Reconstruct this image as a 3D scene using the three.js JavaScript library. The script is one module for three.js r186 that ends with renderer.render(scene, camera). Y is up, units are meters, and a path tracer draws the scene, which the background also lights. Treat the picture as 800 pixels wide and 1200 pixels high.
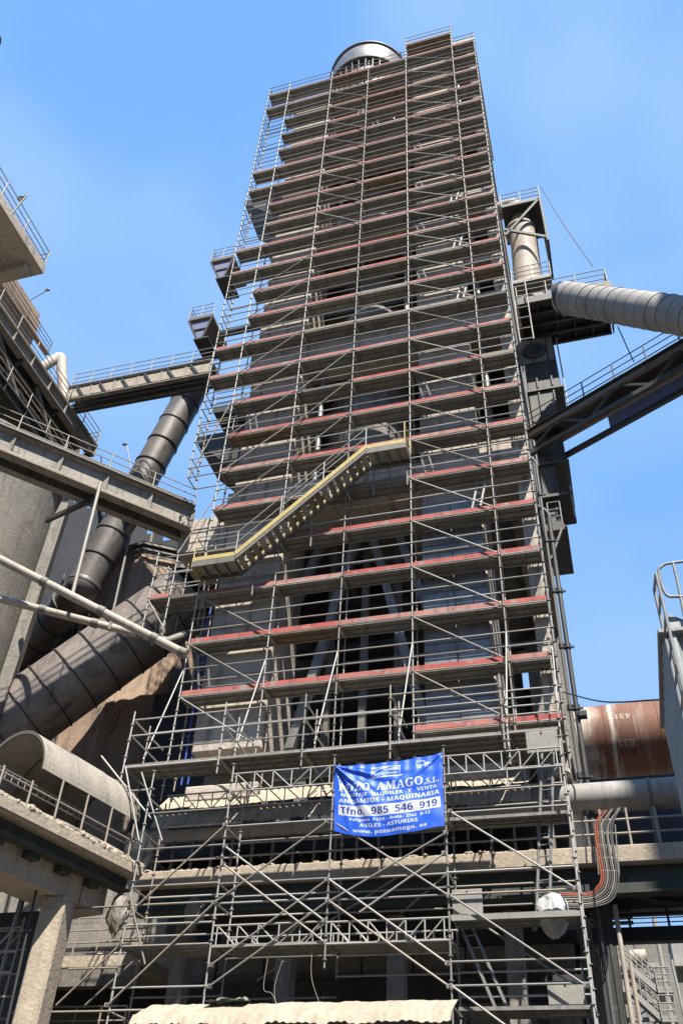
import * as THREE from 'three';
import { mergeGeometries } from 'three/addons/utils/BufferGeometryUtils.js';

// ---------------------------------------------------------------- camera, sky, sun, exposure
const scene = new THREE.Scene();
const W = 682, H = 1024;
const camera = new THREE.PerspectiveCamera(60.21, W / H, 0.1, 3000);
camera.position.set(4.93, 1.7, 23.1);
camera.rotation.set(0.70798, 0.31369, 0.05562, 'YXZ');
camera.updateMatrixWorld();
const renderer = new THREE.WebGLRenderer({ antialias: true });
renderer.setSize(W, H);
renderer.toneMapping = THREE.LinearToneMapping;
renderer.toneMappingExposure = 2.4;
renderer.shadowMap.enabled = true;

let seed = 7;
const rnd = () => { seed = (seed * 1664525 + 1013904223) >>> 0; return seed / 4294967296; };
const rr = (a, b) => a + (b - a) * rnd();
const pick = (a) => a[Math.floor(rnd() * a.length)];
const V = (x, y, z) => new THREE.Vector3(x, y, z);
const clamp = (x, a = 0, b = 1) => Math.min(b, Math.max(a, x));
const smooth = (a, b, x) => { const t = clamp((x - a) / (b - a)); return t * t * (3 - 2 * t); };
const mix = (a, b, t) => a + (b - a) * t;

// tileable value noise
function hash(x, y, s) { let n = (x * 374761393 + y * 668265263 + s * 1442695041) | 0; n = Math.imul(n ^ (n >>> 13), 1274126177); return ((n ^ (n >>> 16)) >>> 0) / 4294967296; }
function vnoise(x, y, px, py, s) {
  const xi = Math.floor(x), yi = Math.floor(y), fx = x - xi, fy = y - yi, u = fx * fx * (3 - 2 * fx), v = fy * fy * (3 - 2 * fy);
  const m = (a, n) => ((a % n) + n) % n, x0 = m(xi, px), x1 = m(xi + 1, px), y0 = m(yi, py), y1 = m(yi + 1, py);
  return mix(mix(hash(x0, y0, s), hash(x1, y0, s), u), mix(hash(x0, y1, s), hash(x1, y1, s), u), v);
}
function fbm(u, v, f, o, s, fy = f) { let a = 0, w = 0.5, t = 0; for (let i = 0; i < o; i++) { a += w * vnoise(u * f, v * fy, f, fy, s + i * 17); t += w; w *= 0.55; f *= 2; fy *= 2; } return a / t; }

{ // one sky: clear blue, paler to the horizon, with faint thin haze
  const w = 512, h = 256, d = new Float32Array(w * h * 4);
  for (let j = 0; j < h; j++) for (let i = 0; i < w; i++) {
    const el = ((j + 0.5) / h - 0.5) * Math.PI, s = Math.max(0, Math.sin(el)), u = i / w, v = j / h, k = (j * w + i) * 4;
    const hz = Math.pow(1 - s, 2.2), wisp = smooth(0.36, 0.72, fbm(u, v, 7, 5, 3, 9)) * 0.7;
    let c = [mix(0.205, 0.265, hz), mix(0.46, 0.535, hz), mix(0.95, 1.0, hz)];
    c = c.map((x, n) => mix(x, [0.38, 0.62, 1.0][n], wisp));
    if (el < 0) c = [0.26, 0.25, 0.23];
    d[k] = c[0] * 0.44; d[k + 1] = c[1] * 0.44; d[k + 2] = c[2] * 0.44; d[k + 3] = 1;
  }
  const t = new THREE.DataTexture(d, w, h, THREE.RGBAFormat, THREE.FloatType);
  t.mapping = THREE.EquirectangularReflectionMapping; t.magFilter = THREE.LinearFilter; t.minFilter = THREE.LinearFilter; t.needsUpdate = true;
  scene.background = t; scene.environment = t;
}
const sun = new THREE.DirectionalLight(new THREE.Color(1, 0.94, 0.84), 5.0);
const SUN = V(0.45, 1.3, 0.77).normalize();
sun.position.copy(SUN.clone().multiplyScalar(160).add(V(-4, 20, 0)));
sun.target.position.set(-4, 20, 0); scene.add(sun, sun.target);
sun.castShadow = true; sun.shadow.mapSize.set(4096, 4096); sun.shadow.bias = -0.0005;
Object.assign(sun.shadow.camera, { left: -60, right: 60, top: 70, bottom: -60, near: 1, far: 400 });

// a photo pixel (800 x 1200) to a point on a plane of constant x, y or z
function at(px, py, { x, y, z } = {}) {
  const r = V((px - 400) / 1034.84, (600 - py) / 1034.84, -1).applyQuaternion(camera.quaternion), c = camera.position;
  const t = x !== undefined ? (x - c.x) / r.x : y !== undefined ? (y - c.y) / r.y : (z - c.z) / r.z;
  return c.clone().addScaledVector(r, t);
}

// ---------------------------------------------------------------- textures and materials
const enc = (c) => c <= 0.0031308 ? 12.92 * c : 1.055 * Math.pow(c, 1 / 2.4) - 0.055;
function tex(n, fn, repeat, linear = false) {
  const d = new Uint8Array(n * n * 4);
  for (let j = 0; j < n; j++) for (let i = 0; i < n; i++) {
    const c = fn(i / n, j / n), k = (j * n + i) * 4;
    for (let q = 0; q < 3; q++) d[k + q] = Math.round(255 * clamp(linear ? c[q] : enc(clamp(c[q]))));
    d[k + 3] = 255;
  }
  const t = new THREE.DataTexture(d, n, n); t.magFilter = THREE.LinearFilter; t.minFilter = THREE.LinearMipmapLinearFilter; t.generateMipmaps = true;
  t.wrapS = t.wrapT = THREE.RepeatWrapping; if (repeat) t.repeat.set(repeat, repeat);
  if (!linear) t.colorSpace = THREE.SRGBColorSpace; t.needsUpdate = true; return t;
}
const lerp3 = (a, b, t) => [mix(a[0], b[0], t), mix(a[1], b[1], t), mix(a[2], b[2], t)];
// weathered surface: base and second tone in blotches, dark streaks running down, light dust specks, fine grain
function weathered(s, a, b, stain, { streak = 0.5, speck = 0.2, board = 0 } = {}, rep = 1 / 5, n = 320) {
  return tex(n, (u, v) => {
    let c = lerp3(a, b, smooth(0.3, 0.7, fbm(u, v, 4, 5, s)));
    const st = smooth(0.52, 0.8, fbm(u, v, 24, 4, s + 50, 3)) * streak + smooth(0.6, 0.8, fbm(u, v, 6, 5, s + 80)) * streak * 0.7;
    c = lerp3(c, stain, clamp(st));
    if (board) { const p = (v * board) % 1; if (p < 0.035) c = lerp3(c, stain, 0.45); c = lerp3(c, b, 0.35 * hash(Math.floor(v * board), 3, s)); }
    const g = 1 + (fbm(u, v, 64, 2, s + 9) - 0.5) * 0.35 + (hash(Math.floor(u * n), Math.floor(v * n), s) - 0.5) * 0.12;
    const sp = smooth(0.68, 0.8, fbm(u, v, 40, 3, s + 31)) * speck;
    return c.map((x, q) => mix(x * g, [0.62, 0.56, 0.47][q], sp));
  }, rep);
}
const grain = tex(256, (u, v) => { const g = fbm(u, v, 24, 4, 91); return [g, g, g]; }, 1 / 1.5, true);
const std = (o) => { const m = new THREE.MeshStandardMaterial({ roughness: 0.85, ...o }); if (o.map) m.color.setScalar(0.58); if (o.bumpMap) m.bumpScale = o.bumpScale ?? 0.01; return m; };
const lin = (r, g, b) => new THREE.Color().setRGB(r * 0.58, g * 0.58, b * 0.58);
const M = {
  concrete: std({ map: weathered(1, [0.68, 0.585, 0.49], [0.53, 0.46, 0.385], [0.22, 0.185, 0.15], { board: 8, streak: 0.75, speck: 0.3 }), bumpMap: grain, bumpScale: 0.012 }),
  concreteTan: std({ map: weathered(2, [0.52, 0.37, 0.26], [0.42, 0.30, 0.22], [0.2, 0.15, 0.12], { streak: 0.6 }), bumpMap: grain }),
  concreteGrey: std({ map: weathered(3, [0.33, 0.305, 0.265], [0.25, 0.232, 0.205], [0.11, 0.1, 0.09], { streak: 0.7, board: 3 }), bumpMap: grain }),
  dust: std({ map: weathered(4, [0.60, 0.50, 0.38], [0.50, 0.42, 0.32], [0.30, 0.25, 0.2], { streak: 0.35, speck: 0.5 }, 1 / 3), roughness: 1, bumpMap: grain, bumpScale: 0.015 }),
  slabDust: std({ map: weathered(5, [0.58, 0.49, 0.38], [0.48, 0.405, 0.315], [0.27, 0.225, 0.175], { streak: 0.4, speck: 0.5 }, 1 / 3), roughness: 1, bumpMap: grain, bumpScale: 0.012 }),
  steel: std({ map: weathered(6, [0.23, 0.21, 0.18], [0.18, 0.16, 0.135], [0.085, 0.068, 0.052], { streak: 0.5 }), roughness: 0.6 }),
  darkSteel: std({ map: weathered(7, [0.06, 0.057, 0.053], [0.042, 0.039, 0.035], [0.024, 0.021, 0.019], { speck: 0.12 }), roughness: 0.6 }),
  dustySteel: std({ map: weathered(25, [0.42, 0.385, 0.33], [0.33, 0.30, 0.26], [0.15, 0.12, 0.095], { streak: 0.6, speck: 0.35 }, 1 / 3), roughness: 0.75 }),
  greenSteel: std({ map: weathered(8, [0.045, 0.062, 0.05], [0.075, 0.066, 0.05], [0.03, 0.03, 0.026], { speck: 0.12 }), roughness: 0.8 }),
  duct: std({ map: weathered(9, [0.4, 0.345, 0.305], [0.3, 0.255, 0.23], [0.13, 0.115, 0.108], { streak: 0.8, speck: 0.3 }), roughness: 0.5, metalness: 0.15 }),
  ductDark: std({ map: weathered(26, [0.2, 0.175, 0.158], [0.15, 0.13, 0.12], [0.07, 0.06, 0.055], { streak: 0.8, speck: 0.15 }), roughness: 0.5, metalness: 0.15 }),
  clad: std({ map: weathered(10, [0.36, 0.355, 0.35], [0.27, 0.265, 0.26], [0.13, 0.12, 0.11], { streak: 0.6 }, 1 / 2.5), roughness: 0.42, metalness: 0.35 }),
  wrap: std({ map: weathered(11, [0.42, 0.40, 0.37], [0.33, 0.315, 0.295], [0.22, 0.21, 0.2], { streak: 0.4 }, 1 / 2.5), roughness: 0.75, metalness: 0 }),
  pipeWhite: std({ map: weathered(12, [0.58, 0.50, 0.42], [0.48, 0.41, 0.35], [0.27, 0.22, 0.18], {}, 1 / 2.5), roughness: 0.7 }),
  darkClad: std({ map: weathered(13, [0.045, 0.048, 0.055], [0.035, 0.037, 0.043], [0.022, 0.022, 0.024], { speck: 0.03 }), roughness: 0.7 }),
  shed: std({ map: weathered(14, [0.46, 0.51, 0.53], [0.42, 0.46, 0.48], [0.28, 0.28, 0.27], { streak: 0.3, speck: 0.1 }, 1 / 3), roughness: 0.55 }),
  shedRail: std({ map: weathered(15, [0.34, 0.38, 0.40], [0.3, 0.32, 0.33], [0.2, 0.13, 0.09], { streak: 0.6 }, 1 / 1.5), roughness: 0.5 }),
  far: std({ map: weathered(16, [0.46, 0.44, 0.41], [0.38, 0.37, 0.35], [0.28, 0.27, 0.25], { streak: 0.3 }), roughness: 0.9 }),
  ground: std({ map: weathered(17, [0.22, 0.195, 0.165], [0.17, 0.152, 0.13], [0.1, 0.09, 0.08], {}, 1 / 12), roughness: 1 }),
  vessel: std({ map: weathered(18, [0.30, 0.29, 0.28], [0.24, 0.21, 0.18], [0.13, 0.085, 0.06], { streak: 0.8 }, 1 / 4), roughness: 0.5, metalness: 0.4 }),
  panel: std({ map: weathered(19, [0.40, 0.38, 0.34], [0.33, 0.31, 0.28], [0.2, 0.18, 0.16], { streak: 0.3 }, 1 / 2), roughness: 0.8 }),
  hood: std({ map: weathered(20, [0.46, 0.41, 0.34], [0.37, 0.34, 0.29], [0.17, 0.16, 0.15], { streak: 0.35, speck: 0.35 }, 1 / 3), roughness: 0.85 }),
  yellow: std({ map: weathered(21, [0.66, 0.50, 0.16], [0.58, 0.45, 0.18], [0.32, 0.25, 0.13], { streak: 0.35, speck: 0.3 }, 1 / 1.5), roughness: 0.6 }),
  cream: std({ color: lin(0.55, 0.47, 0.36) }),
  black: std({ color: lin(0.018, 0.018, 0.019), roughness: 0.6 }),
  cableOrange: std({ color: lin(0.40, 0.10, 0.045), roughness: 0.55 }),
  cableGrey: std({ color: lin(0.12, 0.12, 0.12), roughness: 0.6 }),
  blue: std({ color: lin(0.04, 0.1, 0.5), roughness: 0.45 }),
  blueSheet: std({ color: lin(0.2, 0.22, 0.36), roughness: 0.6 }),
  bagDusty: std({ color: lin(0.27, 0.235, 0.19), roughness: 0.6 }),
  plastic: new THREE.MeshPhysicalMaterial({ color: lin(0.6, 0.59, 0.57), roughness: 0.45, transmission: 0.15, thickness: 0 }),
  rope: std({ color: lin(0.2, 0.19, 0.17) }),
  alu: std({ color: lin(0.3, 0.295, 0.28), roughness: 0.45, metalness: 0.3 }),
};
const galv = [[0.44, 0.425, 0.395], [0.30, 0.285, 0.26], [0.54, 0.52, 0.485], [0.40, 0.34, 0.28]].map((c) => std({ color: lin(...c), roughness: 0.55, metalness: 0.12 }));
const railPaint = [[0.40, 0.37, 0.33], [0.27, 0.25, 0.23]].map((c) => std({ color: lin(...c), roughness: 0.6, metalness: 0.2 }));
function toeTex(s, a, b, worn) { return tex(256, (u, v) => {
  let c = lerp3(a, b, smooth(0.35, 0.65, fbm(u, v, 3, 4, s)));
  c = lerp3(c, [0.36, 0.33, 0.29], smooth(0.62, 0.72, fbm(u, v, 10, 4, s + 5)) * worn);
  c = lerp3(c, [0.12, 0.08, 0.07], smooth(0.6, 0.8, fbm(u, v, 20, 3, s + 6, 6)) * 0.6);
  const g = 1 + (fbm(u, v, 50, 2, s + 7) - 0.5) * 0.3; return c.map((x) => x * g);
}, 1 / 3); }
const red = [std({ map: toeTex(201, [0.58, 0.135, 0.11], [0.46, 0.1, 0.085], 0.75) }), std({ map: toeTex(202, [0.58, 0.2, 0.165], [0.5, 0.145, 0.12], 0.9) }), std({ map: toeTex(203, [0.5, 0.09, 0.075], [0.56, 0.13, 0.105], 0.6) })];
const redFaded = [std({ map: toeTex(211, [0.56, 0.28, 0.23], [0.5, 0.2, 0.165], 0.9) }), std({ map: toeTex(212, [0.52, 0.22, 0.18], [0.54, 0.3, 0.25], 0.95) })];
const board = std({ map: toeTex(221, [0.36, 0.26, 0.19], [0.30, 0.23, 0.18], 0.9) });
const plyMat = std({ map: weathered(236, [0.34, 0.25, 0.17], [0.27, 0.2, 0.14], [0.13, 0.1, 0.075], { streak: 0.5 }, 1 / 2, 256) });
const deckMat = [231, 232, 233].map((s, i) => std({ map: weathered(s, [0.36, 0.345, 0.315], [0.285, 0.27, 0.245], [0.15, 0.138, 0.122], { streak: 0.6, speck: 0.4 }, 1 / 2, 256), roughness: 0.75, metalness: 0.15 }));

// ---------------------------------------------------------------- building helpers
const origin = new WeakMap(), used = {};
const numbered = (n) => { const k = used[n] = (used[n] ?? -1) + 1; return k ? n + '_' + String(k).padStart(3, '0') : n; };
function thing(name, label, category, base = V(0, 0, 0), group) {
  const o = new THREE.Group(); o.name = numbered(name); o.position.copy(base); o.userData = { label, category }; if (group) o.userData.group = group;
  origin.set(o, base.clone()); scene.add(o); return o;
}
const org = (p) => p ? origin.get(p) : V(0, 0, 0);
function shade(m) { m.castShadow = m.receiveShadow = true; return m; }
function uvBox(g) { // uv in metres, along the face's own main plane
  g = g.index ? g.toNonIndexed() : g; if (!g.attributes.normal) g.computeVertexNormals();
  const p = g.attributes.position, n = g.attributes.normal, uv = new Float32Array(p.count * 2);
  for (let i = 0; i < p.count; i += 3) {
    const nx = Math.abs(n.getX(i) + n.getX(i + 1) + n.getX(i + 2)), ny = Math.abs(n.getY(i) + n.getY(i + 1) + n.getY(i + 2)), nz = Math.abs(n.getZ(i) + n.getZ(i + 1) + n.getZ(i + 2));
    for (let k = i; k < i + 3; k++) {
      const x = p.getX(k), y = p.getY(k), z = p.getZ(k);
      uv[2 * k] = ny > nx && ny > nz ? x : nx > nz ? z : x; uv[2 * k + 1] = ny > nx && ny > nz ? z : y;
    }
  }
  g.setAttribute('uv', new THREE.BufferAttribute(uv, 2)); return g;
}
// geometry given in world coordinates becomes a named part of a thing (or a structure at top level)
function part(parent, name, geo, mat, uvd = false) {
  if (Array.isArray(geo)) geo = mergeGeometries(geo.map((g) => uvd ? (g.index ? g.toNonIndexed() : g) : uvBox(g))); else if (!uvd) geo = uvBox(geo);
  const m = shade(new THREE.Mesh(geo, mat)); m.name = parent ? name : numbered(name);
  m.position.copy(org(parent)).negate(); origin.set(m, V(0, 0, 0)); (parent ?? scene).add(m); return m;
}
const unitCyl = new THREE.CylinderGeometry(1, 1, 1, 8, 1), UP = V(0, 1, 0);
function bar(parent, name, a, b, r, mat) {
  const m = shade(new THREE.Mesh(unitCyl, mat)), d = b.clone().sub(a), l = d.length(); m.name = name;
  m.position.copy(a).add(b).multiplyScalar(0.5).sub(org(parent)); m.quaternion.setFromUnitVectors(UP, d.divideScalar(l)); m.scale.set(r, l, r); parent.add(m); return m;
}
function tubeG(a, b, r, seg = 8) { const d = b.clone().sub(a), l = d.length(); const g = new THREE.CylinderGeometry(r, r, l, seg, 1); g.applyQuaternion(new THREE.Quaternion().setFromUnitVectors(UP, d.divideScalar(l))); const c = a.clone().add(b).multiplyScalar(0.5); g.translate(c.x, c.y, c.z); return g; }
const boxG = (x0, x1, y0, y1, z0, z1) => new THREE.BoxGeometry(x1 - x0, y1 - y0, z1 - z0).translate((x0 + x1) / 2, (y0 + y1) / 2, (z0 + z1) / 2);
function bevelBoxG(x0, x1, y0, y1, z0, z1, b = 0.03) {
  const s = new THREE.Shape(); s.moveTo(x0 + b, y0 + b); s.lineTo(x1 - b, y0 + b); s.lineTo(x1 - b, y1 - b); s.lineTo(x0 + b, y1 - b);
  return new THREE.ExtrudeGeometry(s, { depth: z1 - z0 - 2 * b, bevelEnabled: true, bevelThickness: b, bevelSize: b, bevelSegments: 1, steps: 1 }).translate(0, 0, z0 + b);
}
function beamG(a, b, w, h, roll = 0) { // box from a to b, w wide sideways, h high
  const d = b.clone().sub(a), l = d.length(), z = d.normalize(), x = V(0, 1, 0).cross(z); if (x.lengthSq() < 1e-6) x.set(1, 0, 0); x.normalize(); const y = z.clone().cross(x);
  const m = new THREE.Matrix4().makeBasis(x, y, z); const g = new THREE.BoxGeometry(w, h, l); if (roll) g.rotateZ(roll); g.applyMatrix4(m); const c = a.clone().add(b).multiplyScalar(0.5); return g.translate(c.x, c.y, c.z);
}
const lerpV = (a, b, t) => a.clone().lerp(b, t);
function pathTube(pts, r, seg = 10, n = 40, closed = false, tension = 0.5) { return new THREE.TubeGeometry(new THREE.CatmullRomCurve3(pts, closed, 'catmullrom', tension), n, r, seg, closed); }
function railing(parent, pts, { h = 1.05, rails = [0.36, 0.7, 1.05], gap = 1.5, r = 0.022, pr = 0.028, mats = railPaint, toe = 0.12 } = {}) {
  for (let i = 0; i + 1 < pts.length; i++) {
    const a = pts[i], b = pts[i + 1], n = Math.max(1, Math.round(a.distanceTo(b) / gap)), m = mats[0];
    for (let k = i ? 1 : 0; k <= n; k++) { const p = lerpV(a, b, k / n); bar(parent, 'rail_post', p, p.clone().add(V(rr(-.01, .01), h, rr(-.01, .01))), pr, m); }
    for (const q of rails) bar(parent, 'hand_rail', a.clone().add(V(0, q, 0)), b.clone().add(V(0, q, 0)), r, m);
    if (toe) part(parent, 'kick_plate', beamG(a.clone().add(V(0, toe / 2, 0)), b.clone().add(V(0, toe / 2, 0)), 0.008, toe), mats[1] ?? m);
  }
}
// steel plate girder with flanges and stiffeners; side is the horizontal direction that the stiffened face looks in
function girder(parent, a, b, depth, mat, gap = 1.6, fl = 0.16) {
  const d = V(0, depth / 2, 0), dir = b.clone().sub(a).normalize(), side = dir.clone().cross(UP).normalize();
  const web = part(parent, 'girder_web', beamG(a.clone().sub(d), b.clone().sub(d), 0.03, depth - 0.05), mat);
  part(parent, 'girder_flange', beamG(a.clone(), b.clone(), fl * 2, 0.05), mat);
  part(parent, 'girder_flange', beamG(a.clone().sub(V(0, depth, 0)), b.clone().sub(V(0, depth, 0)), fl * 2, 0.05), mat);
  const n = Math.max(2, Math.round(a.distanceTo(b) / gap));
  for (let k = 0; k <= n; k++) { const p = lerpV(a, b, k / n); for (const s of [-1, 1]) { const q = p.clone().addScaledVector(side, s * fl * 0.5); part(web, 'stiffener', beamG(q.clone().sub(V(0, 0.03, 0)), q.clone().sub(V(0, depth - 0.03, 0)), s ? fl * 0.9 : 0, 0.03), mat); } }
}
function ringedDuct(parent, a, b, r, mat, gap, name = 'duct_section', seam, lip = 0.05) { // sheet-metal cans with raised seam flanges
  const L = a.distanceTo(b), n = Math.max(1, Math.round(L / gap)), dir = b.clone().sub(a).normalize();
  for (let k = 0; k < n; k++) { const p = lerpV(a, b, k / n), q = lerpV(a, b, (k + 1) / n), e = rr(-0.012, 0.012);
    const can = part(parent, name, tubeG(p, q.clone().addScaledVector(dir, -0.02), r + e, 28), mat);
    part(can, 'seam_flange', tubeG(q.clone().addScaledVector(dir, -0.05), q.clone().addScaledVector(dir, 0.0), r + lip, 28), seam ?? mat); }
}

// ---------------------------------------------------------------- the setting
{ const g = new THREE.PlaneGeometry(1600, 1600, 40, 40).rotateX(-Math.PI / 2); const o = part(null, 'ground', g, M.ground); o.userData.kind = 'structure'; }

// ---------------------------------------------------------------- the concrete tower behind the scaffold
const WZ = -0.78;                                                   // its front face
const FLOORS = [13.2, 24.3, 33.4, 42.5, 51.6];
{
  const t = thing('concrete_tower', 'tall concrete frame tower standing behind the tube scaffold', 'tower', V(-2, 0, -7));
  const cols = [[-7.4, -5.02], [0.22, 2.42], [3.72, 4.22]];
  for (const [x0, x1] of cols) {
    let y = 12.75; const top = x0 > 0 ? 61.2 : 58.6;
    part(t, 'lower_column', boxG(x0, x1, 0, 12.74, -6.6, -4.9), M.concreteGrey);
    for (const f of [...FLOORS, 99]) { const e = Math.min(top, f - 0.75); part(t, 'column', bevelBoxG(x0, x1, y, e, -3.2, WZ, 0.05), M.concrete); y = f + 0.75; if (y > top) break; }
  }
  for (const [x0, x1] of [[-7.75, -6], [2.6, 4.3]]) part(t, 'rear_column', boxG(x0, x1, 0, 58, -14, -12.6), M.concreteGrey);
  for (const f of FLOORS) {
    if (f > 20) part(t, 'floor_beam', bevelBoxG(-7.6, 4.28, f - 0.75, f + 0.75, -2.4, WZ + 0.06, 0.04), M.concrete);
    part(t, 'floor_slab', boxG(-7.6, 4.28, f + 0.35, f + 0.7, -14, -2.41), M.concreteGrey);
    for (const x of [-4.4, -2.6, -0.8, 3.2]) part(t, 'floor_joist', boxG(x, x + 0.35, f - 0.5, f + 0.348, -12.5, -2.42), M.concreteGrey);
  }
  part(t, 'roof_slab', bevelBoxG(-7.7, 0.1, 58.6, 59.3, -14, WZ + 0.1, 0.04), M.concrete);
  part(t, 'penthouse_roof', bevelBoxG(0.05, 4.3, 61.2, 61.75, -9, WZ + 0.1, 0.04), M.concrete);
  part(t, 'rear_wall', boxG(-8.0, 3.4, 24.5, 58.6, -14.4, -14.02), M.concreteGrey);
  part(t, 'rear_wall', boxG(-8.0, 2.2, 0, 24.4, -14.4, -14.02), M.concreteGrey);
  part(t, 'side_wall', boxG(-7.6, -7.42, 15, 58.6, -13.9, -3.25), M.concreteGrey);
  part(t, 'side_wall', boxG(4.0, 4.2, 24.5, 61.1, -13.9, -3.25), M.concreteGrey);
  // parapet walls seen behind the lifts: infill panels with gaps
  for (const f of FLOORS.slice(1)) for (const [x0, x1] of [[2.44, 3.7]]) part(t, 'parapet_panel', bevelBoxG(x0, x1, f + 0.76, f + 1.75, -1.16, -0.96, 0.02), M.concrete);
  for (const [y, h] of [[47.4, 0.5]]) part(t, 'cross_beam', bevelBoxG(-5.0, 0.2, y, y + h, -2.9, -2.3, 0.03), M.concrete);
  for (const [y, h] of [[28.6, 0.5], [37.8, 0.5], [47, 0.5]]) part(t, 'cross_beam', bevelBoxG(2.44, 3.7, y, y + h, -1.9, -1.1, 0.03), M.concrete);
  // steel bracing in the open lower storey
  for (const [x0, y0, x1, y1] of [[-4.9, 14, -2.7, 23.4], [0.1, 14, -2.1, 23.4], [-5.3, 19.6, -4.1, 23.4], [0.05, 19.4, -1.1, 23.4]]) part(t, 'steel_brace', beamG(V(x0, y0, -2.6), V(x1, y1, -2.6), 0.3, 0.3), M.clad);
  for (const x of [-3.9, -2.6, -1.35]) part(t, 'steel_post', boxG(x, x + 0.24, 13.9, 23.5, -3.4, -3.16), M.steel);
  for (const y of [17.2, 19.3, 21.4]) part(t, 'steel_beam', boxG(-5.4, 0.18, y, y + 0.3, -4.5, -4.2), M.darkSteel);
  for (const y of [17.5, 21.6]) { part(t, 'grating_floor', boxG(-5.4, 0.18, y, y + 0.06, -11, -4.51), M.darkSteel); }
  // steel galleries and railings inside the open storeys
  for (const [f, n] of [[25.05, 1], [34.15, 2], [43.25, 1], [52.35, 1]]) for (let k = 0; k < n; k++) { const y = f + 2.1 + k * 2.3; for (const [x0, x1] of [[-5.0, 0.2], [2.44, 3.7]]) { part(t, 'inner_walkway', boxG(x0, x1, y, y + 0.09, -3.6, -2.8), M.steel); part(t, 'inner_beam', boxG(x0, x1, y - 0.25, y - 0.002, -2.92, -2.8), M.darkSteel); for (const h of [0.5, 1.0]) bar(t, 'inner_rail', V(x0, y + h, -2.85), V(x1, y + h, -2.85), 0.024, galv[1]); for (let x = x0 + 0.4; x < x1; x += 1.15) bar(t, 'inner_post', V(x, y, -2.85), V(x, y + 1.02, -2.85), 0.026, galv[0]); } }
  for (const [x, y0, y1] of [[-4.4, 25, 32.6], [-0.5, 34.1, 41.7], [-4.2, 43.2, 50.8], [-1.2, 52.3, 58.5], [2.9, 25, 61]]) part(t, 'riser_pipe', tubeG(V(x, y0, -1.9), V(x, y1, -1.9), 0.12, 12), M.clad);
  // sheet cladding on the lower part of the right-hand column
  for (let y = 13.95, k = 0; y < 22.6; y += 1.0, k++) for (const x of [0.22, 1.3]) part(t, 'cladding_sheet', bevelBoxG(x, x + 1.04, y, y + 0.97, WZ + 0.004, WZ + 0.04 + 0.02 * hash(k, x > 1 ? 1 : 0, 4), 0.008), M.clad);
  // formwork ledges and patched spots on the columns
  for (const [x0, x1] of cols.slice(0, 2)) for (let y = 26; y < 58; y += 2.25) if (!FLOORS.some((f) => Math.abs(f - y) < 1.2)) part(t, 'formwork_ridge', boxG(x0 + 0.05, x1 - 0.05, y, y + 0.05, WZ - 0.02, WZ + 0.025), M.concrete);
}
function vessel(label, x, z, y0, y1, r, cone) {
  const t = thing('cyclone_vessel', label, 'vessel', V(x, y0, z), 'cyclone vessels inside the tower');
  const pr = [[0.45, 0], [0.5, 0.5], [r, cone], [r, y1 - y0 - 0.6], [r * 0.93, y1 - y0 - 0.2], [r * 0.6, y1 - y0]].map((p) => new THREE.Vector2(...p));
  const sh = part(t, 'shell', new THREE.LatheGeometry(pr, 40).translate(x, y0, z), M.vessel);
  for (const q of [cone, cone + 1.8, y1 - y0 - 0.7]) part(sh, 'stiffening_ring', new THREE.TorusGeometry(r + 0.02, 0.09, 6, 40).rotateX(Math.PI / 2).translate(x, y0 + q, z), M.vessel);
  for (let k = 0; k < 10; k++) { const a = k / 10 * Math.PI * 2; part(sh, 'hanger_lug', boxG(-0.06, 0.06, -0.3, 0.3, -0.1, 0.1).rotateY(-a).translate(x + Math.cos(a) * (r + 0.08), y0 + cone + 1.8, z + Math.sin(a) * (r + 0.08)), M.darkSteel); }
}
vessel('grey cyclone vessel behind the yellow stair landing', -2.5, -4.6, 25.1, 32.4, 2.35, 3.1);
vessel('grey cyclone vessel one storey above the stair', -2.6, -5, 34.2, 41.5, 2.3, 3.4);
vessel('grey cyclone vessel two storeys above the stair', -2.6, -5, 43.3, 50.6, 2.3, 3.4);
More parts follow.
